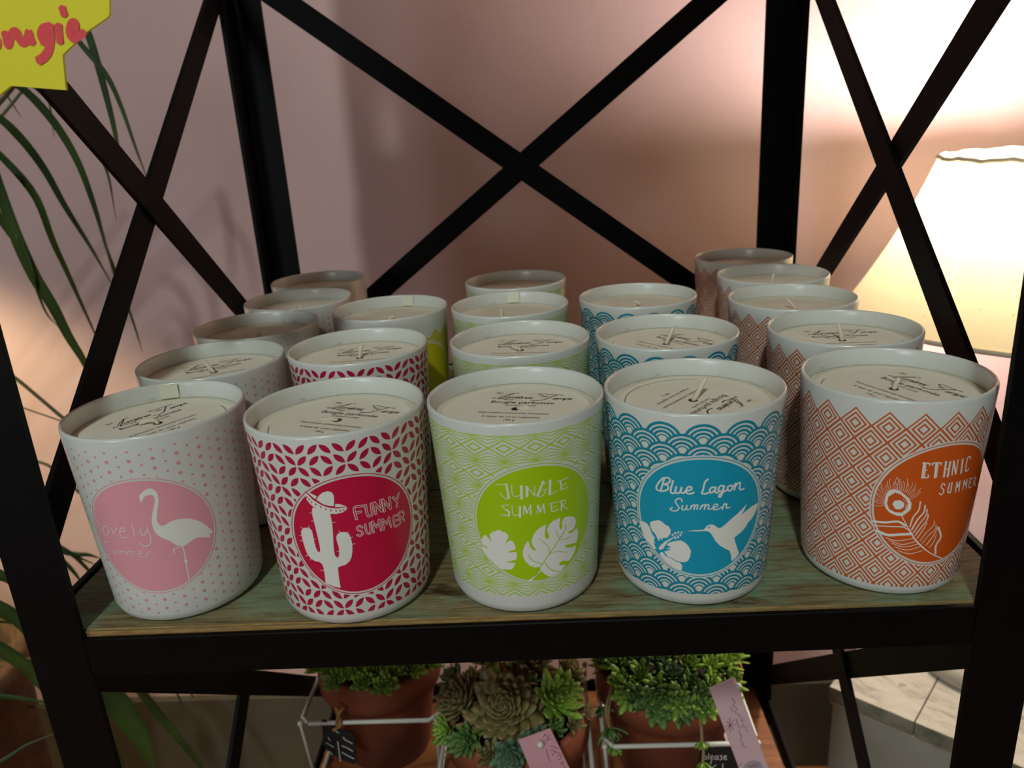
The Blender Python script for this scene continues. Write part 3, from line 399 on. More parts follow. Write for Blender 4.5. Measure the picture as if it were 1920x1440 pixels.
def prism(bm, pts, depth):
    """closed solid from a planar 3D outline pushed along depth vector"""
    d = Vector(depth)
    a = [bm.verts.new(Vector(p)) for p in pts]
    b = [bm.verts.new(Vector(p) + d) for p in pts]
    n = len(pts)
    tri = tessellate_polygon([[Vector(p) for p in pts]])
    for t in tri:
        try:
            bm.faces.new([a[i] for i in t])
            bm.faces.new([b[i] for i in reversed(t)])
        except ValueError:
            pass
    for i in range(n):
        j = (i + 1) % n
        bm.faces.new((a[i], a[j], b[j], b[i]))
    bmesh.ops.recalc_face_normals(bm, faces=bm.faces)


def bar(bm, p, q, width, thick, normal):
    """flat bar from p to q; thick is measured along normal"""
    p, q, n = Vector(p), Vector(q), Vector(normal).normalized()
    d = (q - p).normalized()
    s = d.cross(n).normalized() * width / 2
    t = n * thick / 2
    vs = [bm.verts.new(c) for c in (p - s - t, p + s - t, p + s + t, p - s + t, q - s - t, q + s - t, q + s + t, q - s + t)]
    for f in ((0, 1, 2, 3), (7, 6, 5, 4), (0, 4, 5, 1), (1, 5, 6, 2), (2, 6, 7, 3), (3, 7, 4, 0)):
        bm.faces.new([vs[i] for i in f])
    bmesh.ops.recalc_face_normals(bm, faces=bm.faces)


def spline(pts, n):
    """Catmull-Rom resample"""
    P = [Vector(p) for p in pts]
    if len(P) < 3:
        return [P[0].lerp(P[-1], i / n) for i in range(n + 1)]
    P = [P[0] * 2 - P[1]] + P + [P[-1] * 2 - P[-2]]
    out = []
    k = len(P) - 3
    for i in range(n + 1):
        t = i / n * k
        j = min(int(t), k - 1)
        f = t - j
        a, b, c, d = P[j:j + 4]
        out.append(0.5 * ((2 * b) + (c - a) * f + (2 * a - 5 * b + 4 * c - d) * f * f + (3 * b - a - 3 * c + d) * f ** 3))
    return out


def tube(bm, pts, radii, seg=10, caps=True):
    P = [Vector(p) for p in pts]
    n = len(P)
    if not isinstance(radii, (list, tuple)):
        radii = [radii] * n
    rings = []
    ref = None
    for i in range(n):
        t = (P[min(i + 1, n - 1)] - P[max(i - 1, 0)]).normalized()
        if ref is None:
            ref = Vector((0, 0, 1)) if abs(t.z) < 0.9 else Vector((1, 0, 0))
        a = t.cross(ref).normalized()
        b = a.cross(t).normalized()
        ref = b
        rings.append([bm.verts.new(P[i] + radii[i] * (a * math.cos(2 * PI * k / seg) + b * math.sin(2 * PI * k / seg))) for k in range(seg)])
    fs = []
    for r0, r1 in zip(rings, rings[1:]):
        for k in range(seg):
            fs.append(bm.faces.new((r0[k], r0[(k + 1) % seg], r1[(k + 1) % seg], r1[k])))
    if caps:
        fs.append(bm.faces.new(list(reversed(rings[0]))))
        fs.append(bm.faces.new(rings[-1]))
    bmesh.ops.recalc_face_normals(bm, faces=fs)


def lathe(bm, prof, seg=64, close=False):
    rings = []
    for r, z in prof:
        if r < 1e-6:
            rings.append([bm.verts.new((0, 0, z))])
        else:
            rings.append([bm.verts.new((r * math.cos(2 * PI * k / seg), r * math.sin(2 * PI * k / seg), z)) for k in range(seg)])
    prs = list(zip(rings, rings[1:]))
    if close:
        prs.append((rings[-1], rings[0]))
    for a, b in prs:
        for k in range(seg):
            j = (k + 1) % seg
            if len(a) == 1 and len(b) == 1:
                continue
            if len(a) == 1:
                bm.faces.new((a[0], b[j], b[k]))
            elif len(b) == 1:
                bm.faces.new((a[k], a[j], b[0]))
            else:
                bm.faces.new((a[k], a[j], b[j], b[k]))
    bmesh.ops.recalc_face_normals(bm, faces=bm.faces)


def flat_poly(bm, pts, z=0.0, mi=0):
    """filled 2D outline at height z"""
    vs = [bm.verts.new((x, y, z)) for x, y in pts]
    for t in tessellate_polygon([[Vector((x, y, 0)) for x, y in pts]]):
        a, b, c = (vs[i] for i in t)
        n = (b.co - a.co).cross(c.co - a.co)
        if n.length < 1e-14:
            continue
        try:
            f = bm.faces.new((a, b, c) if n.z > 0 else (c, b, a))
            f.material_index = mi
        except ValueError:
            pass


def stroke(bm, pts, w, z=0.0, mi=0, taper=False, lift=1e-6):
    """flat pen stroke through 2D points; sharp corners stay sharp"""
    for i in range(1, len(pts) - 1):
        a = Vector((pts[i][0] - pts[i - 1][0], pts[i][1] - pts[i - 1][1]))
        b = Vector((pts[i + 1][0] - pts[i][0], pts[i + 1][1] - pts[i][1]))
        if a.length > 0 and b.length > 0 and a.angle(b) > 1.75:
            stroke(bm, pts[:i + 1], w, z, mi, taper, lift)
            stroke(bm, pts[i:], w, z + 5e-6, mi, taper, lift)
            return
    P = [Vector((p[0], p[1], 0)) for p in pts]
    if len(P) > 2:
        P = spline(P, 5 * (len(P) - 1))
    n = len(P)
    L, R = [], []
    for i, p in enumerate(P):
        t = P[min(i + 1, n - 1)] - P[max(i - 1, 0)]
        if t.length < 1e-9:
            t = Vector((1, 0, 0))
        t.normalize()
        k = w / 2
        if taper:
            k *= 0.35 + 0.65 * math.sin(PI * min(1, (i + 0.6) / n))
        s = Vector((-t.y, t.x, 0)) * k
        if i == 0:
            p = p - t * k * 0.7
        if i == n - 1:
            p = p + t * k * 0.7
        zz = z + i * lift
        L.append(bm.verts.new((p.x + s.x, p.y + s.y, zz)))
        R.append(bm.verts.new((p.x - s.x, p.y - s.y, zz)))
    for i in range(n - 1):
        f = bm.faces.new((R[i], R[i + 1], L[i + 1], L[i]))
        f.material_index = mi


def text_into(bm, body, size, x, y, z=0.0, mi=0, shear=0.0, align='CENTER', rot=0.0, space=1.0):
    c = bpy.data.curves.new('lettering', 'FONT')
    c.body = body
    c.size = size
    c.align_x = align
    c.shear = shear
    c.resolution_u = 3
    c.offset = size * 0.016
    c.space_character = space
    o = bpy.data.objects.new('lettering', c)
    me = o.to_mesh()
    cr, sr = math.cos(rot), math.sin(rot)
    vs = [bm.verts.new((x + v.co.x * cr - v.co.y * sr, y + v.co.x * sr + v.co.y * cr, z)) for v in me.vertices]
    for p in me.polygons:
        try:
            f = bm.faces.new([vs[i] for i in p.vertices])
            f.material_index = mi
        except ValueError:
            pass
    o.to_mesh_clear()
    bpy.data.objects.remove(o)
    bpy.data.curves.remove(c)


def outer_r(z):
    return RB + (RT - RB) * (z - 0.006) / (GLASS_H - 0.006)


def wrap(bm, step=0.002):
    """bend flat print (x = arc, y = height above the emblem centre, z = lift) round the glass"""
    xs = [v.co.x for v in bm.verts]
    x = math.floor(min(xs) / step) * step
    while x < max(xs):
        bmesh.ops.bisect_plane(bm, geom=bm.verts[:] + bm.edges[:] + bm.faces[:], dist=1e-7, plane_co=(x, 0, 0), plane_no=(1, 0, 0))
        x += step
    for v in bm.verts:
        th, z, d = v.co.x / SCALE, v.co.y + EM_Z, v.co.z
        r = outer_r(z) + d
        v.co = Vector((r * math.sin(th), -r * math.cos(th), z))


# ------------------------------------------------------------------ candles
_glass_cache = {}


def glass_mesh(kind):
    if kind in _glass_cache:
        return _glass_cache[kind]
    seg = 128
    prof = [(0.0, 0.0), (RB - 0.0062, 0.0), (RB - 0.0036, 0.0006), (RB - 0.0014, 0.0024), (RB, 0.006)]
    for i in range(1, 9):
        z = 0.006 + (GLASS_H - 0.0016 - 0.006) * i / 8
        prof.append((outer_r(z), z))
    prof += [(RT - 0.0003, GLASS_H - 0.0005), (RT - 0.0009, GLASS_H), (RT - 0.0016, GLASS_H - 0.0004), (RT - 0.0019, GLASS_H - 0.0012)]
    n_out = len(prof)
    prof += [(RT - 0.0021, GLASS_H - 0.004), (outer_r(0.085) - 0.0022, 0.085), (outer_r(0.07) - 0.0023, 0.07)]
    bm = bmesh.new()
    uv = bm.loops.layers.uv.new('print')
    rings = []
    for r, z in prof:
        rings.append([bm.verts.new((r * math.sin(2 * PI * (k / seg - 0.5)), -r * math.cos(2 * PI * (k / seg - 0.5)), z)) for k in range(seg)] if r > 0 else [bm.verts.new((0, 0, z))])
    for i, (a, b) in enumerate(zip(rings, rings[1:])):
        for k in range(seg):
            j = (k + 1) % seg
            vs = [a[0], b[j], b[k]] if len(a) == 1 else [a[k], a[j], b[j], b[k]]
            ks = [k, k + 1, k] if len(a) == 1 else [k, k + 1, k + 1, k]
            f = bm.faces.new(vs)
            for l, kk in zip(f.loops, ks):
                zz = l.vert.co.z
                l[uv].uv = (kk / seg, zz if i < n_out - 2 else -zz)
    bmesh.ops.recalc_face_normals(bm, faces=bm.faces)
    # the cup is open inside: make sure the outside looks outwards
    f = max(bm.faces, key=lambda f: -f.calc_center_median().y)
    if f.normal.y > 0:
        bmesh.ops.reverse_faces(bm, faces=bm.faces)
    me = mesh('glass_cup', bm, MG[kind])
    _glass_cache[kind] = me
    return me


WAX_Z = 0.0884


def wax_mesh():
    bm = bmesh.new()
    R = outer_r(WAX_Z) - 0.0021
    lathe(bm, [(0, WAX_Z - 0.004), (R - 0.0004, WAX_Z - 0.004), (R, WAX_Z + 0.0003), (R - 0.0012, WAX_Z), (R * 0.5, WAX_Z - 0.0001), (0, WAX_Z)], 96)
    return mesh('wax', bm, M_WAX)


def card_mesh():
    bm = bmesh.new()
    z = WAX_Z + 0.0001
    R = 0.0345
    lathe(bm, [(0.0019, z), (R, z), (R + 0.0001, z + 0.00015), (R, z + 0.0003), (0.0019, z + 0.0003)], 96, close=True)
    return mesh('cover_card', bm, M_CARD, smooth=False)


CARD_Z = WAX_Z + 0.0004


def card_text_mesh():
    bm = bmesh.new()
    mm = 0.001
    text_into(bm, 'les', 3.2 * mm, -13.5 * mm, 20.5 * mm, 0, 0, 0.35)
    # swash capitals and small script letters of the maker's line
    stroke(bm, [(-14 * mm, 15 * mm), (-15 * mm, 13.5 * mm), (-13 * mm, 14 * mm), (-9 * mm, 19 * mm), (-5.5 * mm, 22 * mm), (-3.5 * mm, 21.6 * mm)], 0.5 * mm)
    stroke(bm, [(-6 * mm, 21.4 * mm), (-9 * mm, 17 * mm), (-12 * mm, 13.2 * mm), (-10 * mm, 13.4 * mm), (-6.5 * mm, 12 * mm), (-4.5 * mm, 12.6 * mm)], 0.75 * mm)
    text_into(bm, 'umières', 5.0 * mm, -9.6 * mm, 14.2 * mm, 0, 0, 0.4, 'LEFT', 0, 0.86)
    stroke(bm, [(9.5 * mm, 19 * mm), (7 * mm, 20.6 * mm), (6.6 * mm, 21.6 * mm), (9 * mm, 21.8 * mm), (12.5 * mm, 21.0 * mm), (19 * mm, 20.6 * mm)], 0.6 * mm)
    stroke(bm, [(15.6 * mm, 20.6 * mm), (13 * mm, 17 * mm), (10.5 * mm, 13.4 * mm), (7.5 * mm, 12 * mm), (4.6 * mm, 12.4 * mm)], 0.75 * mm)
    text_into(bm, 'du', 3.2 * mm, 10.2 * mm, 17.2 * mm, 0, 0, 0.35)
    text_into(bm, 'emps', 5.0 * mm, 14.2 * mm, 14.2 * mm, 0, 0, 0.4, 'LEFT', 0, 0.86)
    text_into(bm, 'Bougie parfumée', 4.6 * mm, 1.2 * mm, 7.4 * mm, 0)
    text_into(bm, 'Scented candle', 2.5 * mm, 1.2 * mm, 4.2 * mm, 0)
    text_into(bm, 'Fabrication artisanale française', 2.7 * mm, 0, -6.2 * mm, 0)
    text_into(bm, 'A base de cires végétales', 2.7 * mm, 0, -11.2 * mm, 0)
    text_into(bm, '180 g', 2.5 * mm, 0, -15 * mm, 0)
    # the ring of tiny print round the edge, too small to read
    rng = random.Random(3)
    a = 1.15 * PI
    while a < 1.95 * PI:
        l = rng.uniform(0.03, 0.09)
        stroke(bm, [(31.2 * mm * math.cos(a + l * i / 3), 31.2 * mm * math.sin(a + l * i / 3) + rng.uniform(-0.2, 0.2) * mm) for i in range(4)], 0.45 * mm)
        a += l + 0.018
    for f in bm.faces:
        f.normal_update()
        if f.normal.z < 0:
            f.normal_flip()
    return mesh('lettering', bm, M_BLACK, smooth=False)


def emblem_mesh(kind):
    bm = bmesh.new()
    c = [(math.cos(2 * PI * i / 96), math.sin(2 * PI * i / 96)) for i in range(96)]
    ro, ri, rd = EM_R, EM_R - 0.0004, EM_R - 0.0013
    flat_poly(bm, [(x * rd, y * rd) for x, y in c], 0.00008)
    a = [bm.verts.new((x * ro, y * ro, 0.00008)) for x, y in c]
    b = [bm.verts.new((x * ri, y * ri, 0.00008)) for x, y in c]
    for i in range(96):
        j = (i + 1) % 96
        bm.faces.new((a[i], a[j], b[j], b[i]))
    wrap(bm)
    return mesh('emblem', bm, MD[kind])


def artwork_mesh(kind):
    A = ART[kind]
    k = 0.0001
    pw = 0.0001
    bm = bmesh.new()
    for p in A.get('poly', []):
        flat_poly(bm, [(x * k, y * k) for x, y in p], 0.00014, 0)
    for w, p in A.get('st', []):
        stroke(bm, [(x * k, y * k) for x, y in p], w * pw, 0.00015, 0)
    for p in A.get('ink', []):
        flat_poly(bm, [(x * k, y * k) for x, y in p], 0.00026 if kind == 'F1' else 0.00018, 1)
    for w, p in A.get('inkst', []):
        stroke(bm, [(x * k, y * k) for x, y in p], w * pw * 1.2, 0.00018, 1)
    for p in A.get('top', []):
        flat_poly(bm, [(x * k, y * k) for x, y in p], 0.00022, 0)
    if kind == 'F1':   # dark line between crown and brim of the hat
        h = A['top'][1]
        stroke(bm, [(x * k, y * k + 0.0002) for x, y in h[:10]], 0.0004, 0.00026, 1)
    wrap(bm)
    return mesh('picture', bm, [M_PRINT, MD[kind[0]]])


def emblem_text_mesh(kind):
    A = ART[kind]
    k = 0.0001
    pw = 0.0001
    bm = bmesh.new()
    for w, p in A['tx']:
        stroke(bm, [(x * k, y * k) for x, y in p], w * pw * 1.25, 0.00017, 0)
    for w, p in A.get('txin', []):
        stroke(bm, [(x * k, y * k) for x, y in p], w * pw * 1.05, 0.00021, 1)
    wrap(bm)
    return mesh('lettering', bm, [M_PRINT, MD[kind[0]]])


ME_WAX, ME_CARD, ME_TEXT = wax_mesh(), card_mesh(), card_text_mesh()
bm = bmesh.new()
lathe(bm, [(0, CARD_Z), (0.0024, CARD_Z)], 24)
ME_HOLE = mesh('wick_hole', bm, M_HOLE)
bm = bmesh.new()
box(bm, (-0.0045, -0.0003, 0), (0.0045, 0.0003, 0.0075), 0.0001)
ME_STICKER = mesh('sticker', bm, M_STICK, smooth=False)
ME_EMB = {k: emblem_mesh(k) for k in 'LFJBEY'}
ME_ART = {k: artwork_mesh(k + '1') for k in 'LFJBE'}
ME_ETX = {k: emblem_text_mesh(k + '1') for k in 'LFJBE'}


def candle(kind, x, y, emb, card, wick, label, group, text=True, stick=None):
    """wick: list of points (mm, in the candle's own unrotated frame) above the card"""
    root = thing('scented_candle', label, 'candle', (x, y, 0), 0, group)
    g = link('glass_cup', glass_mesh(kind), root)
    g.rotation_euler = (0, 0, math.radians(emb))
    link('wax', ME_WAX, root)
    if text:
        c = link('cover_card', ME_CARD, root)
        c.rotation_euler = (0, 0, math.radians(card))
        link('lettering', ME_TEXT, c, (0, 0, CARD_Z))
        link('wick_hole', ME_HOLE, c)
    z0 = CARD_Z - 0.0006
    bm = bmesh.new()
    pts = spline([(a * 0.001, b * 0.001, z0 + c * 0.001) for a, b, c in wick], 10)
    tube(bm, pts, [0.0011] * (len(pts) - 2) + [0.0010, 0.0008], 10)
    link('wick', mesh('wick', bm, M_WICK), root)
    e = link('emblem', ME_EMB[kind], root)
    e.rotation_euler = (0, 0, math.radians(emb))
    if kind in ME_ART:
        link('picture', ME_ART[kind], e)
        link('lettering', ME_ETX[kind], e)
    if stick is not None:
        s = link('sticker', ME_STICKER, root)
        a = math.radians(stick)
        r = outer_r(0.092) - 0.0028
        s.location = (r * math.sin(a), -r * math.cos(a), WAX_Z + 0.0008)
        s.rotation_euler = (math.radians(-4), 0, a)
    return root


PK, RD, GN, BL, OR = 'pink flamingo candles', 'raspberry cactus candles', 'green leaf candles', 'blue hummingbird candles', 'orange feather candles'
candle('L', -.1801, -.0282, 7.8, 54, [(0, 0, 0), (-1, 0, 2.0), (-4, -1, 2.6), (-8, -2, 1.6)], 'white candle with pink dots and a flamingo emblem, at the front left corner', PK, True, 196)
candle('F', -.0912, -.0351, 18.3, -20, [(0, 0, 0), (-2, 0, 1.4), (-5, -.5, 1.4), (-8, -1, 1.4)], 'white candle with raspberry petals and a cactus in a hat, in the front row', RD)
candle('J', -.0079, -.0306, 12.9, -12, [(1, 0, 0), (2.5, 0.5, 1.0), (4.5, 1, .8), (6.5, .5, .6)], 'white candle with green zigzags and a leaf emblem, middle of the front row', GN)
candle('B', .0743, -.0296, -4.8, 229, [(0, 0, 0), (2, 1, 3), (4.5, 2.5, 7), (7, 4, 10.5)], 'white candle with blue waves and a hummingbird emblem, in the front row', BL)
candle('E', .1667, -.0265, 12.5, -64, [(0, 0, 0), (1, 0.5, 3), (2.5, 1, 5.5)], 'white candle with orange diamonds and a feather emblem, at the front right corner', OR)
candle('L', -.1858, .0540, 25, 30, [(0, 0, 0), (-1, 0, 2), (-4, 1, 5.5), (-6.5, 2, 8)], 'pink dotted candle directly behind the flamingo one, its wick leaning left', PK)
candle('L', -.1880, .1360, -30, 0, [(0, 0, 0), (1, 0, 1.5), (2, 0, 2.4)], 'pink dotted candle, third of the left column counted from the front', PK, False)
candle('L', -.1835, .2178, 20, 0, [(0, 0, 0), (1, 0, 1.5), (2, 0, 2.4)], 'pink dotted candle, second from the back of the left column', PK, False)
candle('L', -.1894, .2998, 0, 0, [(-2, 0, 1.2), (0, 0, 2), (3, -.5, 1.6)], 'pink dotted candle at the back of the left column by the black post', PK, False)
candle('F', -.1035, .0691, 10, 6, [(0, 0, 0), (.5, 0, 3), (1, 1, 6), (2.2, 2, 8)], 'raspberry petal candle behind the cactus one, its wick standing up', RD)
candle('Y', -.1027, .1692, 40, 15, [(-1, 0, 0), (0, 0, 1.4), (3, 0, 1.4)], 'candle with a solid yellow chevron print and a sticker inside its rim', 'yellow chevron candles', False, 170)
candle('J', -.0078, .0690, 12, -4, [(0, 0, 0), (-1, 0, 1.6), (-3.5, .5, 2.6), (-5, 1, 3.2)], 'green zigzag candle directly behind the leaf emblem one', GN)
candle('J', -.0167, .1612, 0, 0, [(-6, 0, 0), (-6, 0, 3), (-6, 0, 5.5)], 'green zigzag candle with a sticker on the inside of its rim', GN, False, 178)
candle('J', -.0150, .2511, 0, 0, [(0, 0, 0), (2, 0, 1), (4, 0, 1.2)], 'green zigzag candle at the back of the middle column', GN, False)
candle('B', .0772, .0675, 8, -48, [(0, 0, 0), (1, .5, 3), (3, 1, 7), (4.5, 2, 10)], 'blue wave candle behind the hummingbird one, its wick leaning right', BL)
candle('B', .0731, .1688, 8, 0, [(-2, 1, 0), (-1.5, 1, 3), (0, 0.5, 3.2), (2, -.5, 1.5)], 'blue wave candle with a small bent wick, rearmost of the blue column', BL, False)
candle('E', .1742, .0575, 60, -3, [(0, 0, 0), (-.5, .5, 3), (-1.5, 1, 7), (-2.6, 1.6, 10)], 'orange diamond candle behind the feather one, readable card under its upright wick', OR)
candle('E', .1710, .1395, 20, 0, [(2, -2, 0), (1, -1, 2.5), (-1.5, 0.5, 5), (-3, 1, 6.5)], 'orange diamond candle, third of the right column counted from the front', OR, False)
candle('E', .1815, .2209, 50, 0, [(0, 0, 0), (.4, 0, 4), (1.2, 0, 8)], 'orange diamond candle with an upright wick, second from the back of its column', OR, False)
candle('E', .1800, .3036, 50, 0, [(0, 0, 0), (.4, 0, 1), (1.2, 0, 2)], 'orange diamond candle at the back of the right column before the black post', OR, False)


# ------------------------------------------------------------------ the room
WALL_Y, FLOOR_Z = 0.69, -0.835
m = mat('salmon_plaster', srgb(205, 172, 172), 0.75, spec=0.25)
t = NT(m)
v = t.coord('Object')
t.link(t.ramp(t.noise(v, 3.0, 4), [(0.3, srgb(200, 168, 169)), (0.7, srgb(208, 177, 178))]), t.b.inputs['Base Color'])
t.bump(t.noise(v, 130, 3, 0.6), 0.22, 0.002)
M_WALL = m
bm = bmesh.new()
box(bm, (-2.2, WALL_Y, FLOOR_Z), (2.2, WALL_Y + 0.12, 1.7))
tag(link('wall_back', mesh('wall_back', bm, M_WALL, False)), 'salmon pink plaster wall behind the shelf', 'wall', kind='structure')
bm = bmesh.new()
box(bm, (-2.2, WALL_Y - 0.012, FLOOR_Z), (2.2, WALL_Y, -0.665), 0.002)
M_DADO = noisy('dado_paint', srgb(84, 78, 66), srgb(70, 66, 56), 6, 0.6, 0.05)
tag(link('baseboard_back', mesh('baseboard_back', bm, M_DADO, False)), 'dark grey skirting at the foot of the pink wall', 'skirting', kind='structure')
m = mat('floor_boards', (0.3, 0.15, 0.06), 0.5)
t = NT(m)
v = t.coord('Object', (1.5, 14, 1))
t.link(t.ramp(t.noise(v, 6, 6, 0.65), [(0.3, srgb(128, 84, 46)), (0.7, srgb(178, 124, 74))]), t.b.inputs['Base Color'])
bm = bmesh.new()
box(bm, (-2.2, -2.4, FLOOR_Z - 0.05), (2.2, WALL_Y + 0.12, FLOOR_Z))
tag(link('floor', mesh('floor', bm, m, False)), 'orange brown wooden floor', 'floor', kind='structure')

# ------------------------------------------------------------------ shelving unit
XL, XR, YF, YB = -0.2440, 0.2212, -0.0685, 0.3465
XLB, XRB = -0.2470, 0.2300      # the back corners stand a little wider
TH = 0.003
TIERS = (0.735, 0.362, 0.0, -0.385, -0.765)
unit = thing('shelving_unit', 'black steel shelf rack with crossed flat braces and weathered boards', 'shelf unit', (0, 0, FLOOR_Z))
OFF = Vector((0, 0, -FLOOR_Z))


def up(name, bm, m, smooth=False):
    for v in bm.verts:
        v.co += OFF
    return link(name, mesh(name, bm, m, smooth), unit)


FL = 0.0275
for (x, sx), (y, sy) in (((XL, 1), (YF, 1)), ((XR, -1), (YF, 1)), ((XLB, 1), (YB, -1)), ((XRB, -1), (YB, -1))):
    bm = bmesh.new()       # angle iron, open towards the middle of the shelf
    pl = [(0, 0), (FL, 0), (FL, TH), (TH, TH), (TH, FL), (0, FL)]
    a = [(x + sx * px, y + sy * py, FLOOR_Z) for px, py in pl]
    prism(bm, a, (0, 0, 0.75 - FLOOR_Z))
    up('post', bm, M_STEEL)

m = mat('reclaimed_wood', (0.2, 0.15, 0.08), 0.62, spec=0.35)
t = NT(m)
v = t.coord('Object')
v1 = t.coord('Object', (5, 60, 30))
grain = t.noise(v1, 6, 8, 0.7, 0.4)
base = t.ramp(grain, [(0.25, srgb(76, 56, 36)), (0.45, srgb(118, 100, 66)), (0.6, srgb(144, 134, 98)), (0.78, srgb(104, 88, 58))])
p1 = t.noise(t.coord('Object', (9, 16, 8)), 1.7, 7, 0.68)
green = t.ramp(grain, [(0.3, srgb(96, 112, 86)), (0.55, srgb(132, 148, 118)), (0.75, srgb(150, 152, 116))])
f1 = t.ramp(p1, [(0.45, (0, 0, 0)), (0.56, (1, 1, 1))])
c = t.mix(f1, base, green)
p2 = t.noise(t.coord('Object', (14, 34, 8)), 1.9, 8, 0.7)
f2 = t.ramp(p2, [(0.60, (0, 0, 0)), (0.66, (1, 1, 1))])
c = t.mix(f2, c, srgb(96, 146, 120))
p3 = t.noise(t.coord('Object', (6, 22, 8)), 2.3, 7, 0.65)
f3 = t.ramp(p3, [(0.60, (0, 0, 0)), (0.7, (1, 1, 1))])
c = t.mix(f3, c, srgb(66, 40, 24))
t.link(c, t.b.inputs['Base Color'])
t.bump(grain, 0.35, 0.001)
M_WOOD = m
M_RAW = noisy('raw_wood_edge', srgb(176, 140, 84), srgb(140, 104, 56), 90, 0.7, 0.2, (1, 1, 6))
M_PLANK = noisy('brown_plank', srgb(150, 92, 48), srgb(112, 64, 32), 14, 0.55, 0.1, (1, 8, 8))
for i, z in enumerate(TIERS):
    bm = bmesh.new()
    n = 3
    y0, y1 = YF + TH + 0.0006, YB - TH - 0.0006
    for k in range(n):
        a, b = y0 + (y1 - y0) * k / n, y0 + (y1 - y0) * (k + 1) / n
        vs = box(bm, (XL + TH + 0.001, a, z - 0.016), (XR - TH - 0.001, b - 0.0008, z - 0.0003), 0.0)
    bmesh.ops.bevel(bm, geom=bm.edges[:], offset=0.0009, segments=2, affect='EDGES')
    for f in bm.faces:
        f.material_index = 1 if f.normal.z < 0.3 else 0
    up('shelf_board', bm, [M_WOOD if i == 2 else M_PLANK, M_RAW if i < 3 else M_PLANK])
    zl, zr = z - 0.0034, z - 0.0006      # the front rail hangs a touch lower on the left
    for nm, pts, dep in (('rail', [(XL + FL, zl), (XR - FL, zr), (XR - FL, zr - 0.0203), (XL + FL, zl - 0.0205)], 0),):
        bm = bmesh.new()
        prism(bm, [(x, YF, zz) for x, zz in pts], (0, TH, 0))
        bmesh.ops.bevel(bm, geom=[e for e in bm.edges], offset=0.0004, segments=1, affect='EDGES')
        up('rail', bm, M_STEEL)
    bm = bmesh.new()
    box(bm, (XLB + FL, YB - TH, z - 0.020), (XRB - FL, YB, z + (0.0002 if i < 3 else 0.012)))
    up('rail', bm, M_STEEL)
    for x0, x1, xb0, xb1 in ((XL, XL + TH, XLB, XLB + TH), (XR - TH, XR, XRB - TH, XRB)):
        bm = bmesh.new()
        prism(bm, [(x0, YF + FL, z - 0.020), (x1, YF + FL, z - 0.020), (x1, YF + FL, z + 0.0006), (x0, YF + FL, z + 0.0006)], (0, YB - YF - 2 * FL, 0))
        if x0 != xb0:
            for v in bm.verts:
                v.co.x += (xb0 - x0) * (v.co.y - YF) / (YB - YF)
        up('rail', bm, M_STEEL)
BW = 0.0195
for zt, zb in ((0.362, 0.0), (-0.012, -0.385)):
    z0, z1 = zb + 0.006, zt - 0.006
    yb = YB + 0.0015
    for (xa, za, xb, zbb), dy in ((((XLB + 0.01), z1 - 0.003, XRB - 0.005, z0 - 0.002), 0.0), ((XRB - 0.005, z1, XLB + 0.01, z0), 0.0031)):
        if zb < 0:
            continue
        bm = bmesh.new()
        bar(bm, (xa, yb + dy - 0.0028, za), (xb, yb + dy - 0.0028, zbb), BW, 0.003, (0, 1, 0))
        up('cross_brace', bm, M_STEEL)
    for x, sx in ((XL - 0.0016, -1), (XRB - 0.0036, 1)):
        p = [((x, YF + 0.016, z0 + 0.008), (x, YB - 0.008, z1 - 0.012)), ((x, YB - 0.008, z0 + 0.010), (x, YF + 0.016, z1 - 0.014))]
        if sx > 0:
            p = [p[1], p[0]]
        if sx < 0:
            p = [p[0], p[1]]
        for k, (a, b) in enumerate(p):
            bm = bmesh.new()
            dx = 0.0031 * (0 if k else 1) * (-1 if sx < 0 else 1)
            a = (a[0] + dx, a[1], a[2])
            b = (b[0] + dx, b[1], b[2])
            bar(bm, a, b, BW, 0.003, (1, 0, 0))
            up('cross_brace', bm, M_STEEL)

# unseen plain boxes added on the tier above to shade the wall
M_BOX = noisy('kraft_card', srgb(150, 118, 84), srgb(132, 100, 70), 20, 0.8)
for lo, hi, lb in (((-0.222, 0.02, 0.3622), (0.19, 0.30, 0.432), 'unseen long flat box added above the candles to shade the wall'),
                   ((-0.190, 0.04, 0.4322), (0.17, 0.28, 0.560), 'unseen upright box added on the flat box to shade the wall')):
    b = thing('shadow_caster_box', lb, 'box', ((lo[0] + hi[0]) / 2, (lo[1] + hi[1]) / 2, lo[2]))
    hx, hy, hz = (hi[0] - lo[0]) / 2, (hi[1] - lo[1]) / 2, hi[2] - lo[2]
    bm = bmesh.new()
    box(bm, (-hx, -hy, 0), (hx, hy, hz * 0.8), 0.001)
    link('body', mesh('body', bm, M_BOX, False), b)
    bm = bmesh.new()
    box(bm, (-hx - 0.002, -hy - 0.002, hz * 0.8), (hx + 0.002, hy + 0.002, hz), 0.001)
    link('lid', mesh('lid', bm, M_BOX, False), b)

# ------------------------------------------------------------------ table lamp on the weathered chest
LX, LY, LZ = 0.523, 0.440, -0.440
lamp = thing('table_lamp', 'lit table lamp with a cream linen shade on the whitewashed chest', 'lamp', (LX, LY, LZ))
m = bpy.data.materials.new('linen_shade')
m.use_nodes = True
t = NT(m)
v = t.coord('Object', (1, 1, 1))
w1 = t.n.new('ShaderNodeTexWave'); w1.inputs['Scale'].default_value = 190; w1.inputs['Distortion'].default_value = 1.5; w1.inputs['Detail'].default_value = 3
w1.bands_direction = 'Z'
t.link(v, w1.inputs['Vector'])
col = t.mix(t.m('MULTIPLY', w1.outputs['Fac'], 0.35), srgb(174, 162, 131), srgb(149, 133, 97))
col = t.mix(t.m('GREATER_THAN', t.noise(v, 120, 4, 0.7), 0.70), col, srgb(128, 106, 66))
tr = t.n.new('ShaderNodeBsdfTranslucent')
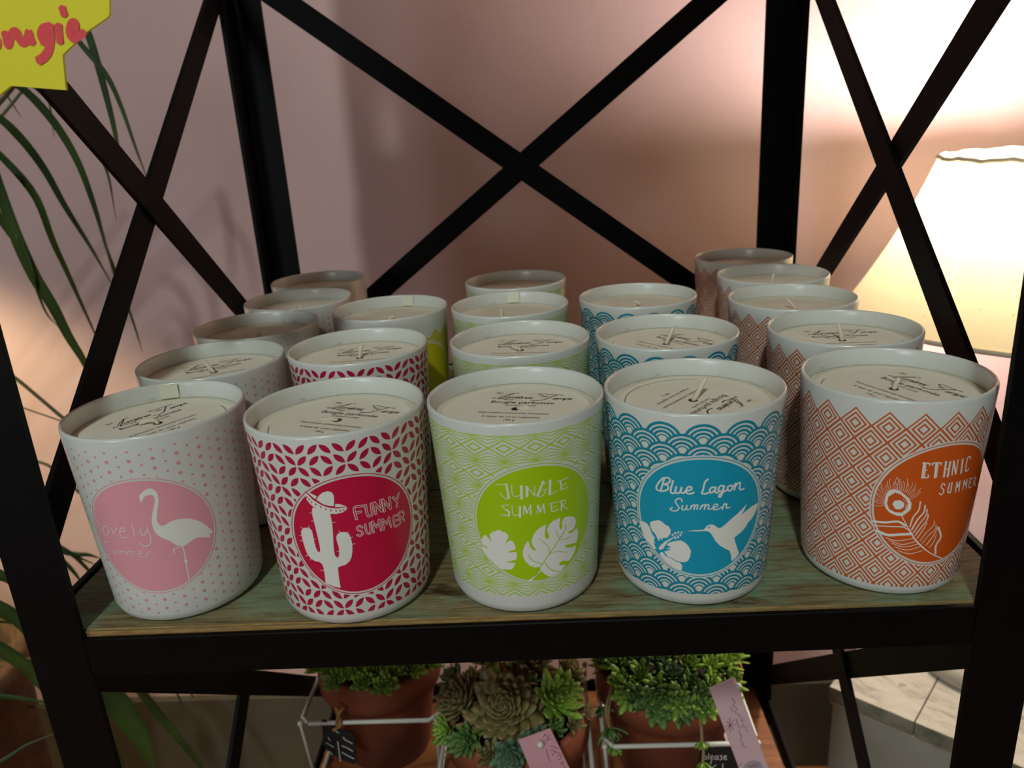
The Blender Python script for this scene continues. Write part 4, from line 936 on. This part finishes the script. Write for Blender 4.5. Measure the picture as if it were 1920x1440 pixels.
df = t.n.new('ShaderNodeBsdfDiffuse')
mx = t.n.new('ShaderNodeMixShader')
mx.inputs[0].default_value = 0.5
# worn streaks where the cloth is threadbare and lets much more light through
so = t.n.new('ShaderNodeSeparateXYZ')
t.link(t.coord('Object'), so.inputs[0])
angn = t.m('ARCTAN2', so.outputs[1], so.outputs[0])
worn = None
for a, z0, l, wd in ((-2.62, 0.085, 0.030, .006), (-2.50, 0.100, 0.012, .004), (-2.26, 0.112, 0.038, .006), (-2.12, 0.085, 0.050, .007), (-2.03, 0.07, 0.018, .006), (-2.57, 0.055, 0.03, .004), (-2.68, 0.06, 0.016, .005)):
    d = t.m('ABSOLUTE', t.m('ADD', angn, t.m('MULTIPLY', so.outputs[2], 0.25), ) if False else t.m('SUBTRACT', angn, a))
    h = t.m('DIVIDE', t.m('SUBTRACT', 0.440 + z0, so.outputs[2]), l)
    ins = t.m('MULTIPLY', t.m('GREATER_THAN', h, 0.0), t.m('LESS_THAN', h, 1.0))
    f = t.m('MULTIPLY', ins, t.m('LESS_THAN', d, t.m('MULTIPLY', h, wd)))
    worn = f if worn is None else t.m('MAXIMUM', worn, f)
col = t.mix(worn, col, srgb(240, 236, 220))
t.link(col, tr.inputs['Color'])
t.link(col, df.inputs['Color'])
t.link(df.outputs[0], mx.inputs[1])
t.link(tr.outputs[0], mx.inputs[2])
t.link(mx.outputs[0], t.n['Material Output'].inputs['Surface'])
M_SHADE = m
S_T, S_B, R_T, R_B = 0.598, 0.440, 0.108, 0.187     # heights above the chest top, radii
bm = bmesh.new()
prof = []
for i in range(13):
    f = i / 12
    prof.append((R_B + (R_T - R_B) * f - 0.006 * math.sin(PI * f), S_B + (S_T - S_B) * f))
lathe(bm, prof, 96)
shade = link('lamp_shade', mesh('lamp_shade', bm, M_SHADE), lamp)
bm = bmesh.new()          # gathered trim round the top and the bottom
for R, zc, amp in ((R_T, S_T, 0.0009), (R_B, S_B, 0.0003)):
    pts = [((R + 0.0006) * math.cos(2 * PI * i / 96), (R + 0.0006) * math.sin(2 * PI * i / 96), zc + amp * math.sin(i * 0.9) + amp * 0.6 * math.sin(i * 2.3)) for i in range(97)]
    tube(bm, pts, 0.0024, 6, False)
link('trim', mesh('trim', bm, mat('shade_trim', srgb(216, 206, 180), 0.8)), shade)
bm = bmesh.new()
lathe(bm, [(0, 0), (0.072, 0), (0.076, 0.004), (0.076, 0.016), (0.070, 0.022), (0.03, 0.030), (0.016, 0.045), (0.0, 0.045)], 64)
link('base', mesh('base', bm, noisy('grey_ceramic', srgb(168, 160, 148), srgb(148, 140, 130), 20, 0.45)), lamp)
bm = bmesh.new()
lathe(bm, [(0.0, 0.044), (0.014, 0.044), (0.011, 0.09), (0.019, 0.15), (0.012, 0.22), (0.010, 0.36), (0.012, 0.44), (0.0, 0.44)], 32)
link('stem', mesh('stem', bm, noisy('grey_wood', srgb(160, 150, 138), srgb(136, 126, 114), 30, 0.55)), lamp)
bm = bmesh.new()
lathe(bm, [(0, 0.44), (0.011, 0.44), (0.012, 0.475), (0.017, 0.490), (0.0205, 0.508), (0.017, 0.526), (0.008, 0.534), (0, 0.536)], 24)
bulb_m = mat('bulb_glow', (1, 0.8, 0.5), 0.4, emit=(1.0, 0.72, 0.42), estr=12)
link('bulb', mesh('bulb', bm, bulb_m), lamp)
pl = point('lamp_light', (0, 0, 0.53), 14.5, (1.0, 0.91, 0.80), 0.03)
pl.parent = lamp
pl.location = (0, 0, 0.567)

# chest under the lamp
CA = Vector((0.325, 0.403, 0))
E1 = Vector((0.763, -0.646, 0))
E2 = Vector((0.646, 0.763, 0))
ang = math.atan2(E1.y, E1.x)
chest = thing('chest', 'weathered grey chest with a whitewashed two-plank top, right of the shelf', 'chest', (CA.x, CA.y, FLOOR_Z), ang)
CW, CD, CH = 0.46, 0.345, LZ - FLOOR_Z
m = mat('whitewash', (0.7, 0.65, 0.58), 0.7)
t = NT(m)
v = t.coord('Object')
c = t.ramp(t.noise(t.coord('Object', (3, 9, 3)), 9, 7, 0.7), [(0.35, srgb(150, 142, 128)), (0.5, srgb(186, 180, 168)), (0.7, srgb(196, 190, 180))])
c = t.mix(t.m('GREATER_THAN', t.noise(v, 26, 5, 0.7), 0.70), c, srgb(150, 140, 124))
c = t.mix(t.m('GREATER_THAN', t.noise(v, 14, 2, 0.4, 0.5), 0.72), c, srgb(140, 104, 78))
t.link(c, t.b.inputs['Base Color'])
t.bump(t.noise(v, 120, 4), 0.3)
M_WASH = m
m = mat('grey_paint', (0.3, 0.3, 0.3), 0.65)
t = NT(m)
v = t.coord('Object')
c = t.ramp(t.noise(v, 8, 5, 0.6), [(0.35, srgb(150, 152, 144)), (0.65, srgb(172, 174, 166))])
c = t.mix(t.m('GREATER_THAN', t.noise(v, 7, 3, 0.5), 0.66), c, srgb(186, 140, 106))
t.link(c, t.b.inputs['Base Color'])
t.bump(t.noise(v, 90, 4), 0.2)
M_GREY = m
bm = bmesh.new()
box(bm, (0.004, 0.004, 0), (CW - 0.004, CD - 0.004, CH - 0.0215), 0.002)
link('body', mesh('body', bm, M_GREY, False), chest)
bm = bmesh.new()
box(bm, (0.001, 0.001, CH - 0.0235), (CW - 0.001, CD - 0.001, CH - 0.0205), 0.001)
link('moulding', mesh('moulding', bm, M_WASH, False), chest)
for a, b in ((0, 0.0935), (0.0945, 0.26), (0.261, CW)):
    bm = bmesh.new()
    vs = box(bm, (a, 0, CH - 0.0205), (b, CD, CH), 0.0012)
    for f in bm.faces:
        f.material_index = 0 if f.normal.z > 0.5 else 1
    link('lid_plank', mesh('lid_plank', bm, [M_WASH, noisy('worn_edge', srgb(104, 106, 92), srgb(150, 146, 128), 40, 0.7, 0.2)], False), chest)

# ------------------------------------------------------------------ potted succulents on the lower shelf
Z2 = -0.385
M_TERRA = noisy('terracotta', srgb(148, 78, 48), srgb(112, 54, 32), 14, 0.75, 0.12)
M_SOIL = noisy('soil', srgb(52, 38, 28), srgb(34, 26, 20), 90, 0.95, 0.6)


def leafmat(name, c1, c2, tip, rough=0.45):
    m = mat(name, c1, rough)
    t = NT(m)
    at = t.n.new('ShaderNodeAttribute')
    at.attribute_name = 'along'
    v = t.coord('Object')
    c = t.ramp(t.noise(v, 90, 3), [(0.35, c1), (0.65, c2)])
    c = t.mix(t.m('MULTIPLY', t.m('POWER', at.outputs['Fac'], 4.0), 0.55), c, tip)
    t.link(c, t.b.inputs['Base Color'])
    return m


M_ROS = [leafmat('bright_green_leaf', srgb(104, 146, 44), srgb(136, 172, 62), srgb(170, 190, 90)),
         leafmat('deep_green_leaf', srgb(66, 104, 52), srgb(92, 130, 64), srgb(140, 150, 90)),
         leafmat('olive_leaf', srgb(104, 104, 58), srgb(130, 124, 74), srgb(150, 118, 84)),
         leafmat('dry_leaf', srgb(136, 112, 74), srgb(158, 134, 92), srgb(120, 92, 62), 0.8),
         leafmat('blue_green_leaf', srgb(74, 106, 84), srgb(96, 128, 100), srgb(130, 140, 110))]


def fleshy(bm, lay, base, direc, upv, L, Wd, T, curl):
    """one thick pointed leaf"""
    d = direc.normalized()
    s = d.cross(upv).normalized()
    n = s.cross(d).normalized()
    rings = []
    st = ((0.0, 0.45, 0.8), (0.3, 0.85, 1.0), (0.62, 1.0, 0.9), (0.85, 0.62, 0.6))
    for f, w, th in st:
        c = base + d * (L * f) + n * (curl * L * f * f)
        w2, t2 = Wd * w / 2, T * th / 2
        rings.append([(c - s * w2, f), (c - n * t2, f), (c + s * w2, f), (c + n * t2 * 0.4, f)])
    tip = bm.verts.new(base + d * L + n * (curl * L))
    tip[lay] = 1.0
    V = []
    for r in rings:
        q = []
        for c, f in r:
            v = bm.verts.new(c)
            v[lay] = f
            q.append(v)
        V.append(q)
    for a, b in zip(V, V[1:]):
        for k in range(4):
            bm.faces.new((a[k], a[(k + 1) % 4], b[(k + 1) % 4], b[k]))
    for k in range(4):
        bm.faces.new((V[-1][k], V[-1][(k + 1) % 4], tip))


def rosette(parent, c, nrm, R, n, mi, rng, openness=1.0, wid=0.42, name='rosette'):
    bm = bmesh.new()
    lay = bm.verts.layers.float.new('along')
    N = Vector(nrm).normalized()
    a = N.orthogonal().normalized()
    b = N.cross(a)
    for i in range(n):
        f = (i + 1) / n
        th = i * 2.39996 + rng.uniform(-.1, .1)
        rad = a * math.cos(th) + b * math.sin(th)
        tilt = (0.25 + 1.15 * f * openness)
        d = N * math.cos(tilt) + rad * math.sin(tilt)
        L = R * (0.35 + 0.65 * f) * rng.uniform(0.88, 1.1)
        base = Vector(c) + rad * (R * 0.10 * f) - N * (R * 0.15 * f)
        fleshy(bm, lay, base, d, N, L, L * wid * (1.25 - 0.3 * f), L * 0.16, 0.22)
    bmesh.ops.recalc_face_normals(bm, faces=bm.faces)
    return link(name, mesh(name, bm, M_ROS[mi]), parent)


def pot(parent, R, H):
    bm = bmesh.new()
    rb = R * 0.68
    lathe(bm, [(0, 0), (rb, 0), (R * 0.91, H - 0.030), (R * 0.92, H - 0.0295), (R, H - 0.029), (R, H - 0.003), (R - 0.002, H), (R - 0.006, H), (R - 0.008, H - 0.003), (R * 0.86, H - 0.02), (0, H - 0.02)], 64)
    link('pot', mesh('pot', bm, M_TERRA), parent)
    bm = bmesh.new()
    lathe(bm, [(0, H - 0.010), (R * 0.5, H - 0.011), (R * 0.87, H - 0.014)], 32)
    link('soil', mesh('soil', bm, M_SOIL), parent)


def succulent(label, x, y, R, H, roses, trail, seed):
    rng = random.Random(seed)
    root = thing('potted_succulent', label, 'plant', (x, y, Z2 + 0.0002), 0, 'houseleek pots on the lower shelf')
    pot(root, R, H)
    for (px, py, pz, nx, ny, nz, r, n, mi, op, wd) in roses:
        rosette(root, (px * R, py * R, H + pz), (nx, ny, nz), r, n, mi, rng, op, wd)
    for pts, r in trail:
        bm = bmesh.new()
        P = spline([(a * R, b * R, H + c) for a, b, c in pts], 10)
        tube(bm, P, 0.0013, 6)
        link('runner', mesh('runner', bm, M_ROS[3]), root)
        rosette(root, P[-1], (P[-1] - P[-3]).normalized() + Vector((0, -.5, .4)), r, 16, rng.choice((0, 1)), rng, 0.9, 0.45)
    return root


def carpet(rng, n, rmin, rmax, mats, spread=0.92, lift=0.004, rim=0.018, op=(0.7, 1.0), wd=0.42, shift=(0, 0), dens=22):
    out = []
    for i in range(n):
        f = math.sqrt((i + 0.5) / n)
        th = i * 2.39996
        px, py = spread * f * math.cos(th) + shift[0], spread * f * math.sin(th) + shift[1]
        out.append((px, py, lift + rim * (1 - f * f), px * 0.75, py * 0.75 - 0.12, 1.0, rng.uniform(rmin, rmax), dens, rng.choice(mats), rng.uniform(*op), wd))
    return out


rg = random.Random(5)
ros = carpet(rg, 48, .013, .018, (0, 0, 1, 0), 0.94, 0.006, 0.016, (.6, .95), .44, (0.0, -.16), 32)
succulent('terracotta pot of bright green houseleeks in the left wire stand', -.1743, .2745, .0605, .1135, ros, [], 1)
ros = [(-.10, -.45, .022, -.05, -.55, .8, .034, 80, 2, .95, .50), (.60, -.30, .022, .45, -.35, .9, .027, 60, 0, .9, .42), (-.72, -.15, .016, -.6, -.2, .8, .027, 60, 2, .9, .46),
       (.25, .30, .030, .2, .0, 1, .026, 50, 2, .75, .42), (-.35, .40, .030, -.2, .1, 1, .024, 46, 2, .8, .42), (.30, -.86, .010, .15, -.8, .6, .018, 40, 4, .9, .55),
       (-.02, -1.0, .006, 0, -.9, .5, .018, 40, 4, .9, .55), (-.62, -.72, .006, -.4, -.8, .5, .018, 36, 1, .9, .46), (-.92, -.45, .002, -.8, -.5, .4, .017, 34, 0, .9, .46),
       (.55, .55, .036, .4, .2, 1, .018, 22, 0, .45, .42), (-.85, .30, .016, -.8, .2, .8, .019, 34, 1, .8, .46), (.75, .25, .020, .7, .1, .8, .022, 40, 2, .8, .46)]
ros += [(a, b, c + .004, d, e, f, r * .9, 24, mi, 1.05, .22) for a, b, c, d, e, f, r, n, mi in
        [(-.30, -.12, .014, -.3, -.3, .9, .022, 26, 3), (.26, -.46, .012, .2, -.5, .8, .020, 22, 3), (-.48, -.52, .008, -.3, -.7, .6, .022, 20, 3), (.05, .05, .024, 0, -.2, 1, .024, 24, 3), (.05, -.78, .004, 0, -.8, .6, .016, 24, 3), (.0, .5, .03, 0, 0, 1, .02, 24, 3)]]
ros += carpet(rg, 36, .010, .015, (2, 0, 1, 2, 3), 1.02, -0.002, 0.016, (.8, 1.0), .46, (0, -.04), 22)
succulent('terracotta pot of dull olive houseleek rosettes, middle of the lower shelf', -.035, .190, .0635, .113, ros, [([(.1, .5, .02), (.12, .55, .045), (.05, .5, .055)], .010)], 2)
ros = carpet(rg, 46, .016, .022, (0, 1, 0, 0), 1.0, 0.002, 0.022, (.5, .95), .34, (0, -.06), 26)
ros += [(-.25, -.90, .004, -.1, -.9, .5, .024, 44, 1, .9, .52), (.28, -.92, .006, .1, -.9, .5, .019, 36, 1, .9, .5), (.02, -.98, .0, 0, -1, .4, .017, 30, 1, .9, .46), (.6, -.8, .004, .4, -.8, .5, .018, 30, 0, .9, .44), (-.62, -.74, .004, -.4, -.8, .5, .018, 30, 0, .9, .44)]
succulent('terracotta pot of green houseleeks with trailing runners, right end of the lower shelf', .108, .246, .068, .115, ros,
          [([(-.8, -.5, .002), (-.92, -.76, -.012), (-.88, -.86, -.030)], .018), ([(-.8, -.3, .0), (-1.0, -.5, -.006), (-.97, -.62, -.020)], .013), ([(-.8, -.5, .0), (-.90, -.80, -.02), (-.84, -.92, -.044)], .014), ([(.22, -.95, 0), (.24, -1.12, -.012), (.24, -1.17, -.026)], .010), ([(.24, -1.12, -.012), (.26, -1.19, -.034), (.25, -1.20, -.046)], .009),
           ([(-.85, .1, .008), (-1.2, 0, .016), (-1.34, -.05, .010)], .011), ([(.7, .2, .012), (1.1, .3, .020), (1.45, .3, .020)], .012), ([(.8, .3, .012), (1.0, .4, .03), (1.2, .5, .034)], .010)], 3)

# wire stands round the pots
M_WIRE = mat('white_wire', srgb(206, 206, 196), 0.4)


def stand(label, xa, xb, ya, yb, z, tall):
    root = thing('wire_stand', label, 'plant stand', ((xa + xb) / 2, (ya + yb) / 2, Z2), 0, 'white wire plant stands')
    cx, cy = (xa + xb) / 2, (ya + yb) / 2
    hx, hy, h = (xb - xa) / 2, (yb - ya) / 2, z - Z2
    bm = bmesh.new()
    cs = [(-hx, -hy, h), (hx, -hy, h), (hx, hy, h), (-hx, hy, h)]
    pts = []
    for i in range(4):
        a, b = Vector(cs[i]), Vector(cs[(i + 1) % 4])
        pts += [a.lerp(b, 0.06), a.lerp(b, 0.94)]
    pts.append(pts[0])
    tube(bm, pts, 0.0021, 8, False)
    link('ring', mesh('ring', bm, M_WIRE), root)
    k = 0.93
    bm = bmesh.new()
    lo = [(x * k, y * k, 0.0022) for x, y, _ in cs]
    tube(bm, lo + [lo[0]], 0.0020, 8)
    link('ring', mesh('ring', bm, M_WIRE), root)
    for i, (x, y, zz) in enumerate(cs):
        bm = bmesh.new()
        ztop = h + (tall if i >= 2 else 0)
        tube(bm, [(x * k, y * k, 0.002), (x * 1.0, y * 1.0, h), (x, y, ztop + 0.0005)], 0.0017, 8)
        bmesh.ops.create_icosphere(bm, subdivisions=2, radius=0.0027, matrix=Matrix.Translation((x, y, ztop)))
        link('leg', mesh('leg', bm, M_WIRE), root)
    return root


stand('white wire stand holding the bright green pot, at the left', -.2385, -.110, .211, .338, -.3035, .0)
stand('white wire stand round the middle pot of olive rosettes', -.102, .030, .122, .256, -.312, .03)
stand('white wire stand holding the right pot with runners', .042, .174, .173, .320, -.303, .0)

# ------------------------------------------------------------------ tags in the pots
k4 = 0.0001


def P3(p):
    return tuple(c * k4 for c in p)


def card_tag(name, label, cat, outline, strokes, y, m_card, m_ink, w, thick=0.0006, lines='lettering'):
    root = thing(name, label, cat, (0, 0, 0))
    o = [P3(p) for p in outline]
    c = Vector((sum(p[0] for p in o) / len(o), y, sum(p[2] for p in o) / len(o)))
    root.location = c
    bm = bmesh.new()
    prism(bm, [Vector(p) - c for p in o], (0, thick, 0))
    body = link('card', mesh('card', bm, m_card, False), root)
    bm = bmesh.new()
    for s in strokes:
        q = [Vector(P3(p)) - c for p in s]
        stroke(bm, [(p.x, p.z) for p in q], w, 0.0002)
    for v in bm.verts:
        v.co = Vector((v.co.x, -v.co.z, v.co.y))
    link(lines, mesh(lines, bm, m_ink, False), body)
    return root, c, body


M_PINK = noisy('pink_card', srgb(222, 168, 178), srgb(214, 158, 170), 30, 0.6)
M_PALE = mat('pale_pink_card', srgb(226, 192, 200), 0.5)
t = NT(M_PALE)
M_INKP = mat('purple_pen', srgb(120, 70, 96), 0.7)
M_PEARL = mat('pearl', srgb(220, 216, 206), 0.12)
M_CHALK = mat('chalk_white', srgb(222, 220, 212), 0.8)
M_SLATE = mat('chalkboard_black', srgb(24, 23, 24), 0.7)


def pearl(root, c, p, label=None):
    bm = bmesh.new()
    q = Vector(P3(p)) - c
    bmesh.ops.create_uvsphere(bm, u_segments=20, v_segments=12, radius=0.0029, matrix=Matrix.Translation(q))
    link('pearl_pin', mesh('pearl_pin', bm, M_PEARL), root)


r, c, b = card_tag('plant_label', 'pink handwritten card with a pearl pin on the middle pot', 'tag', TAGS['t2'], TAGS['t2s'], .118, M_PINK, M_INKP, .0005)
pearl(r, c, TAGS['t2p'])
r, c, b = card_tag('plant_label', 'long pale pink handwritten card with a pearl pin on the right pot', 'tag', TAGS['t3'], TAGS['t3s'], .166, M_PALE, M_INKP, .0005)
pearl(r, c, TAGS['t3p'])
bm = bmesh.new()
lathe(bm, [(0, 0), (0.0082, 0)], 32)
for v in bm.verts:
    v.co = Vector((v.co.x, -0.0001, v.co.y)) + Vector(P3(TAGS['t3logo'])) - c
link('round_stamp', mesh('round_stamp', bm, mat('grey_stamp', srgb(176, 164, 172), 0.6), False), b)
card_tag('chalkboard_tag', 'black rounded chalkboard tag saying please, below the right pot rim', 'tag', TAGS['c3'], TAGS['c3s'], .178, M_SLATE, M_CHALK, .0007, .002)
r, c, b = card_tag('chalkboard_tag', 'black heart tag with white lines tied to the left wire stand', 'tag', TAGS['h1'], TAGS['h1s'], .2085, M_SLATE, M_CHALK, .0008, .0014)
bm = bmesh.new()
tw = [(0, 0, 0)]
q = [Vector(P3(p)) - c for p in TAGS['twine']]
tube(bm, spline([q[0] + Vector((-.003, .004, .004)), q[0] + Vector((0, -.001, .005)), q[1] + Vector((0, -.0015, 0)), q[2] + Vector((0, -.001, 0)), q[2] + Vector((-.004, 0, -.003))], 14), 0.0016, 8)
tube(bm, spline([q[0] + Vector((.006, .004, .003)), q[0] + Vector((.003, -.002, .004)), q[1] + Vector((-.004, -.002, .001)), q[2] + Vector((.003, -.0015, .003))], 14), 0.0014, 8)
link('twine', mesh('twine', bm, noisy('jute_twine', srgb(176, 132, 74), srgb(130, 92, 48), 200, 0.9, 0.3)), r)

# ------------------------------------------------------------------ yellow star sign on the front left post
star = thing('price_star', 'yellow star-shaped card with red handwriting, taped to the front left post', 'sign', (0, 0, 0))
o = [P3(p) for p in STAR]
c = Vector((-0.20, -0.0703, 0.255))
star.location = c
bm = bmesh.new()
prism(bm, [Vector(p) - c for p in o], (0, 0.0014, 0))
card = link('card', mesh('card', bm, noisy('fluorescent_yellow_card', srgb(232, 222, 20), srgb(226, 214, 14), 8, 0.6), False), star)
bm = bmesh.new()
for w, s in BOUGIE:
    q = [Vector(P3(p)) - c for p in s]
    stroke(bm, [(p.x, p.z) for p in q], w * 0.000265, 0.0001 + 0.0003 * BOUGIE.index((w, s)) / 10, lift=1.5e-6)
    for ei, e in enumerate((q[0], q[-1])):
        rr = w * 0.0001325
        flat_poly(bm, [(e.x + rr * math.cos(PI * h / 10), e.z + rr * math.sin(PI * h / 10)) for h in range(20)], 0.00018 + 0.0003 * BOUGIE.index((w, s)) / 10 + 0.00004 * ei)
for v in bm.verts:
    v.co = Vector((v.co.x, -v.co.z, v.co.y))
for f in bm.faces:
    f.normal_update()
    if f.normal.y > 0:
        f.normal_flip()
link('lettering', mesh('lettering', bm, mat('red_marker', srgb(226, 50, 56), 0.5), False), card)

# ------------------------------------------------------------------ palm left of the shelf
palm = thing('palm', 'potted palm with long narrow green leaves, left of the shelf', 'plant', (-0.78, 0.36, FLOOR_Z))
PO = Vector((-0.78, 0.36, FLOOR_Z))
m = mat('palm_leaf', srgb(60, 92, 34), 0.5)
t = NT(m)
at = t.n.new('ShaderNodeAttribute')
at.attribute_name = 'along'
cc = t.ramp(t.noise(t.coord('Object', (1, 1, 1)), 14, 3), [(0.35, srgb(30, 56, 20)), (0.65, srgb(56, 84, 30))])
cc = t.mix(t.m('MULTIPLY', t.m('POWER', at.outputs['Fac'], 9.0), 0.8), cc, srgb(120, 92, 50))
t.link(cc, t.b.inputs['Base Color'])
M_PALM = m
M_STALK = noisy('palm_stalk', srgb(74, 80, 36), srgb(92, 86, 44), 30, 0.55)
starts = []
for wmm, pts in LEAVES:
    bm = bmesh.new()
    lay = bm.verts.layers.float.new('along')
    P = spline([Vector(p) * 0.001 - PO for p in pts], 26)
    n = len(P)
    rows = []
    for i, p in enumerate(P):
        f = i / (n - 1)
        tg = (P[min(i + 1, n - 1)] - P[max(i - 1, 0)]).normalized()
        s = tg.cross(Vector((0.15, -1, 0.25))).normalized()
        nn = s.cross(tg).normalized()
        w = wmm * 0.001 * 0.5 * max(0.06, min(1.0, 0.55 + f * 1.6) * (1 - f ** 2.6))
        rows.append([p - s * w + nn * w * 0.35, p, p + s * w + nn * w * 0.35])
    V = []
    for i, r in enumerate(rows):
        q = []
        for cpt in r:
            v = bm.verts.new(cpt)
            v[lay] = i / (n - 1)
            q.append(v)
        V.append(q)
    for a, b in zip(V, V[1:]):
        for k in range(2):
            bm.faces.new((a[k], a[k + 1], b[k + 1], b[k]))
    o = link('leaf', mesh('leaf', bm, M_PALM), palm)
    md = o.modifiers.new('thickness', 'SOLIDIFY')
    md.thickness = 0.0005
    if LEAVES.index((wmm, pts)) not in (6, 11, 24, 27):    # those four hang from other leaves
        starts.append(P[0])
for wmm, pts in STALKS:
    bm = bmesh.new()
    P = spline([Vector(p) * 0.001 - PO for p in pts], 16)
    tube(bm, P, wmm * 0.0005, 8)
    link('stalk', mesh('stalk', bm, M_STALK), palm)
    starts.append(P[0])
POT_H = 0.48
for s in starts:        # stems that carry the leaves up from the pot
    bm = bmesh.new()
    a = Vector((0.02 * math.sin(s.x * 90), 0.02 * math.cos(s.z * 70), POT_H - 0.03))
    mid = a.lerp(s, 0.5) + Vector((-0.16 - 0.1 * abs(s.x), 0.0, 0.02))
    tube(bm, spline([a, mid, s], 14), [0.003 - 0.0016 * i / 14 for i in range(15)], 6)
    link('stalk', mesh('stalk', bm, M_STALK), palm)
bm = bmesh.new()
lathe(bm, [(0, 0), (0.11, 0), (0.135, POT_H - 0.03), (0.145, POT_H - 0.03), (0.145, POT_H), (0.13, POT_H), (0.125, POT_H - 0.03), (0, POT_H - 0.03)], 48)
link('pot', mesh('pot', bm, noisy('brown_basket', srgb(110, 76, 46), srgb(78, 54, 34), 40, 0.8, 0.3)), palm)
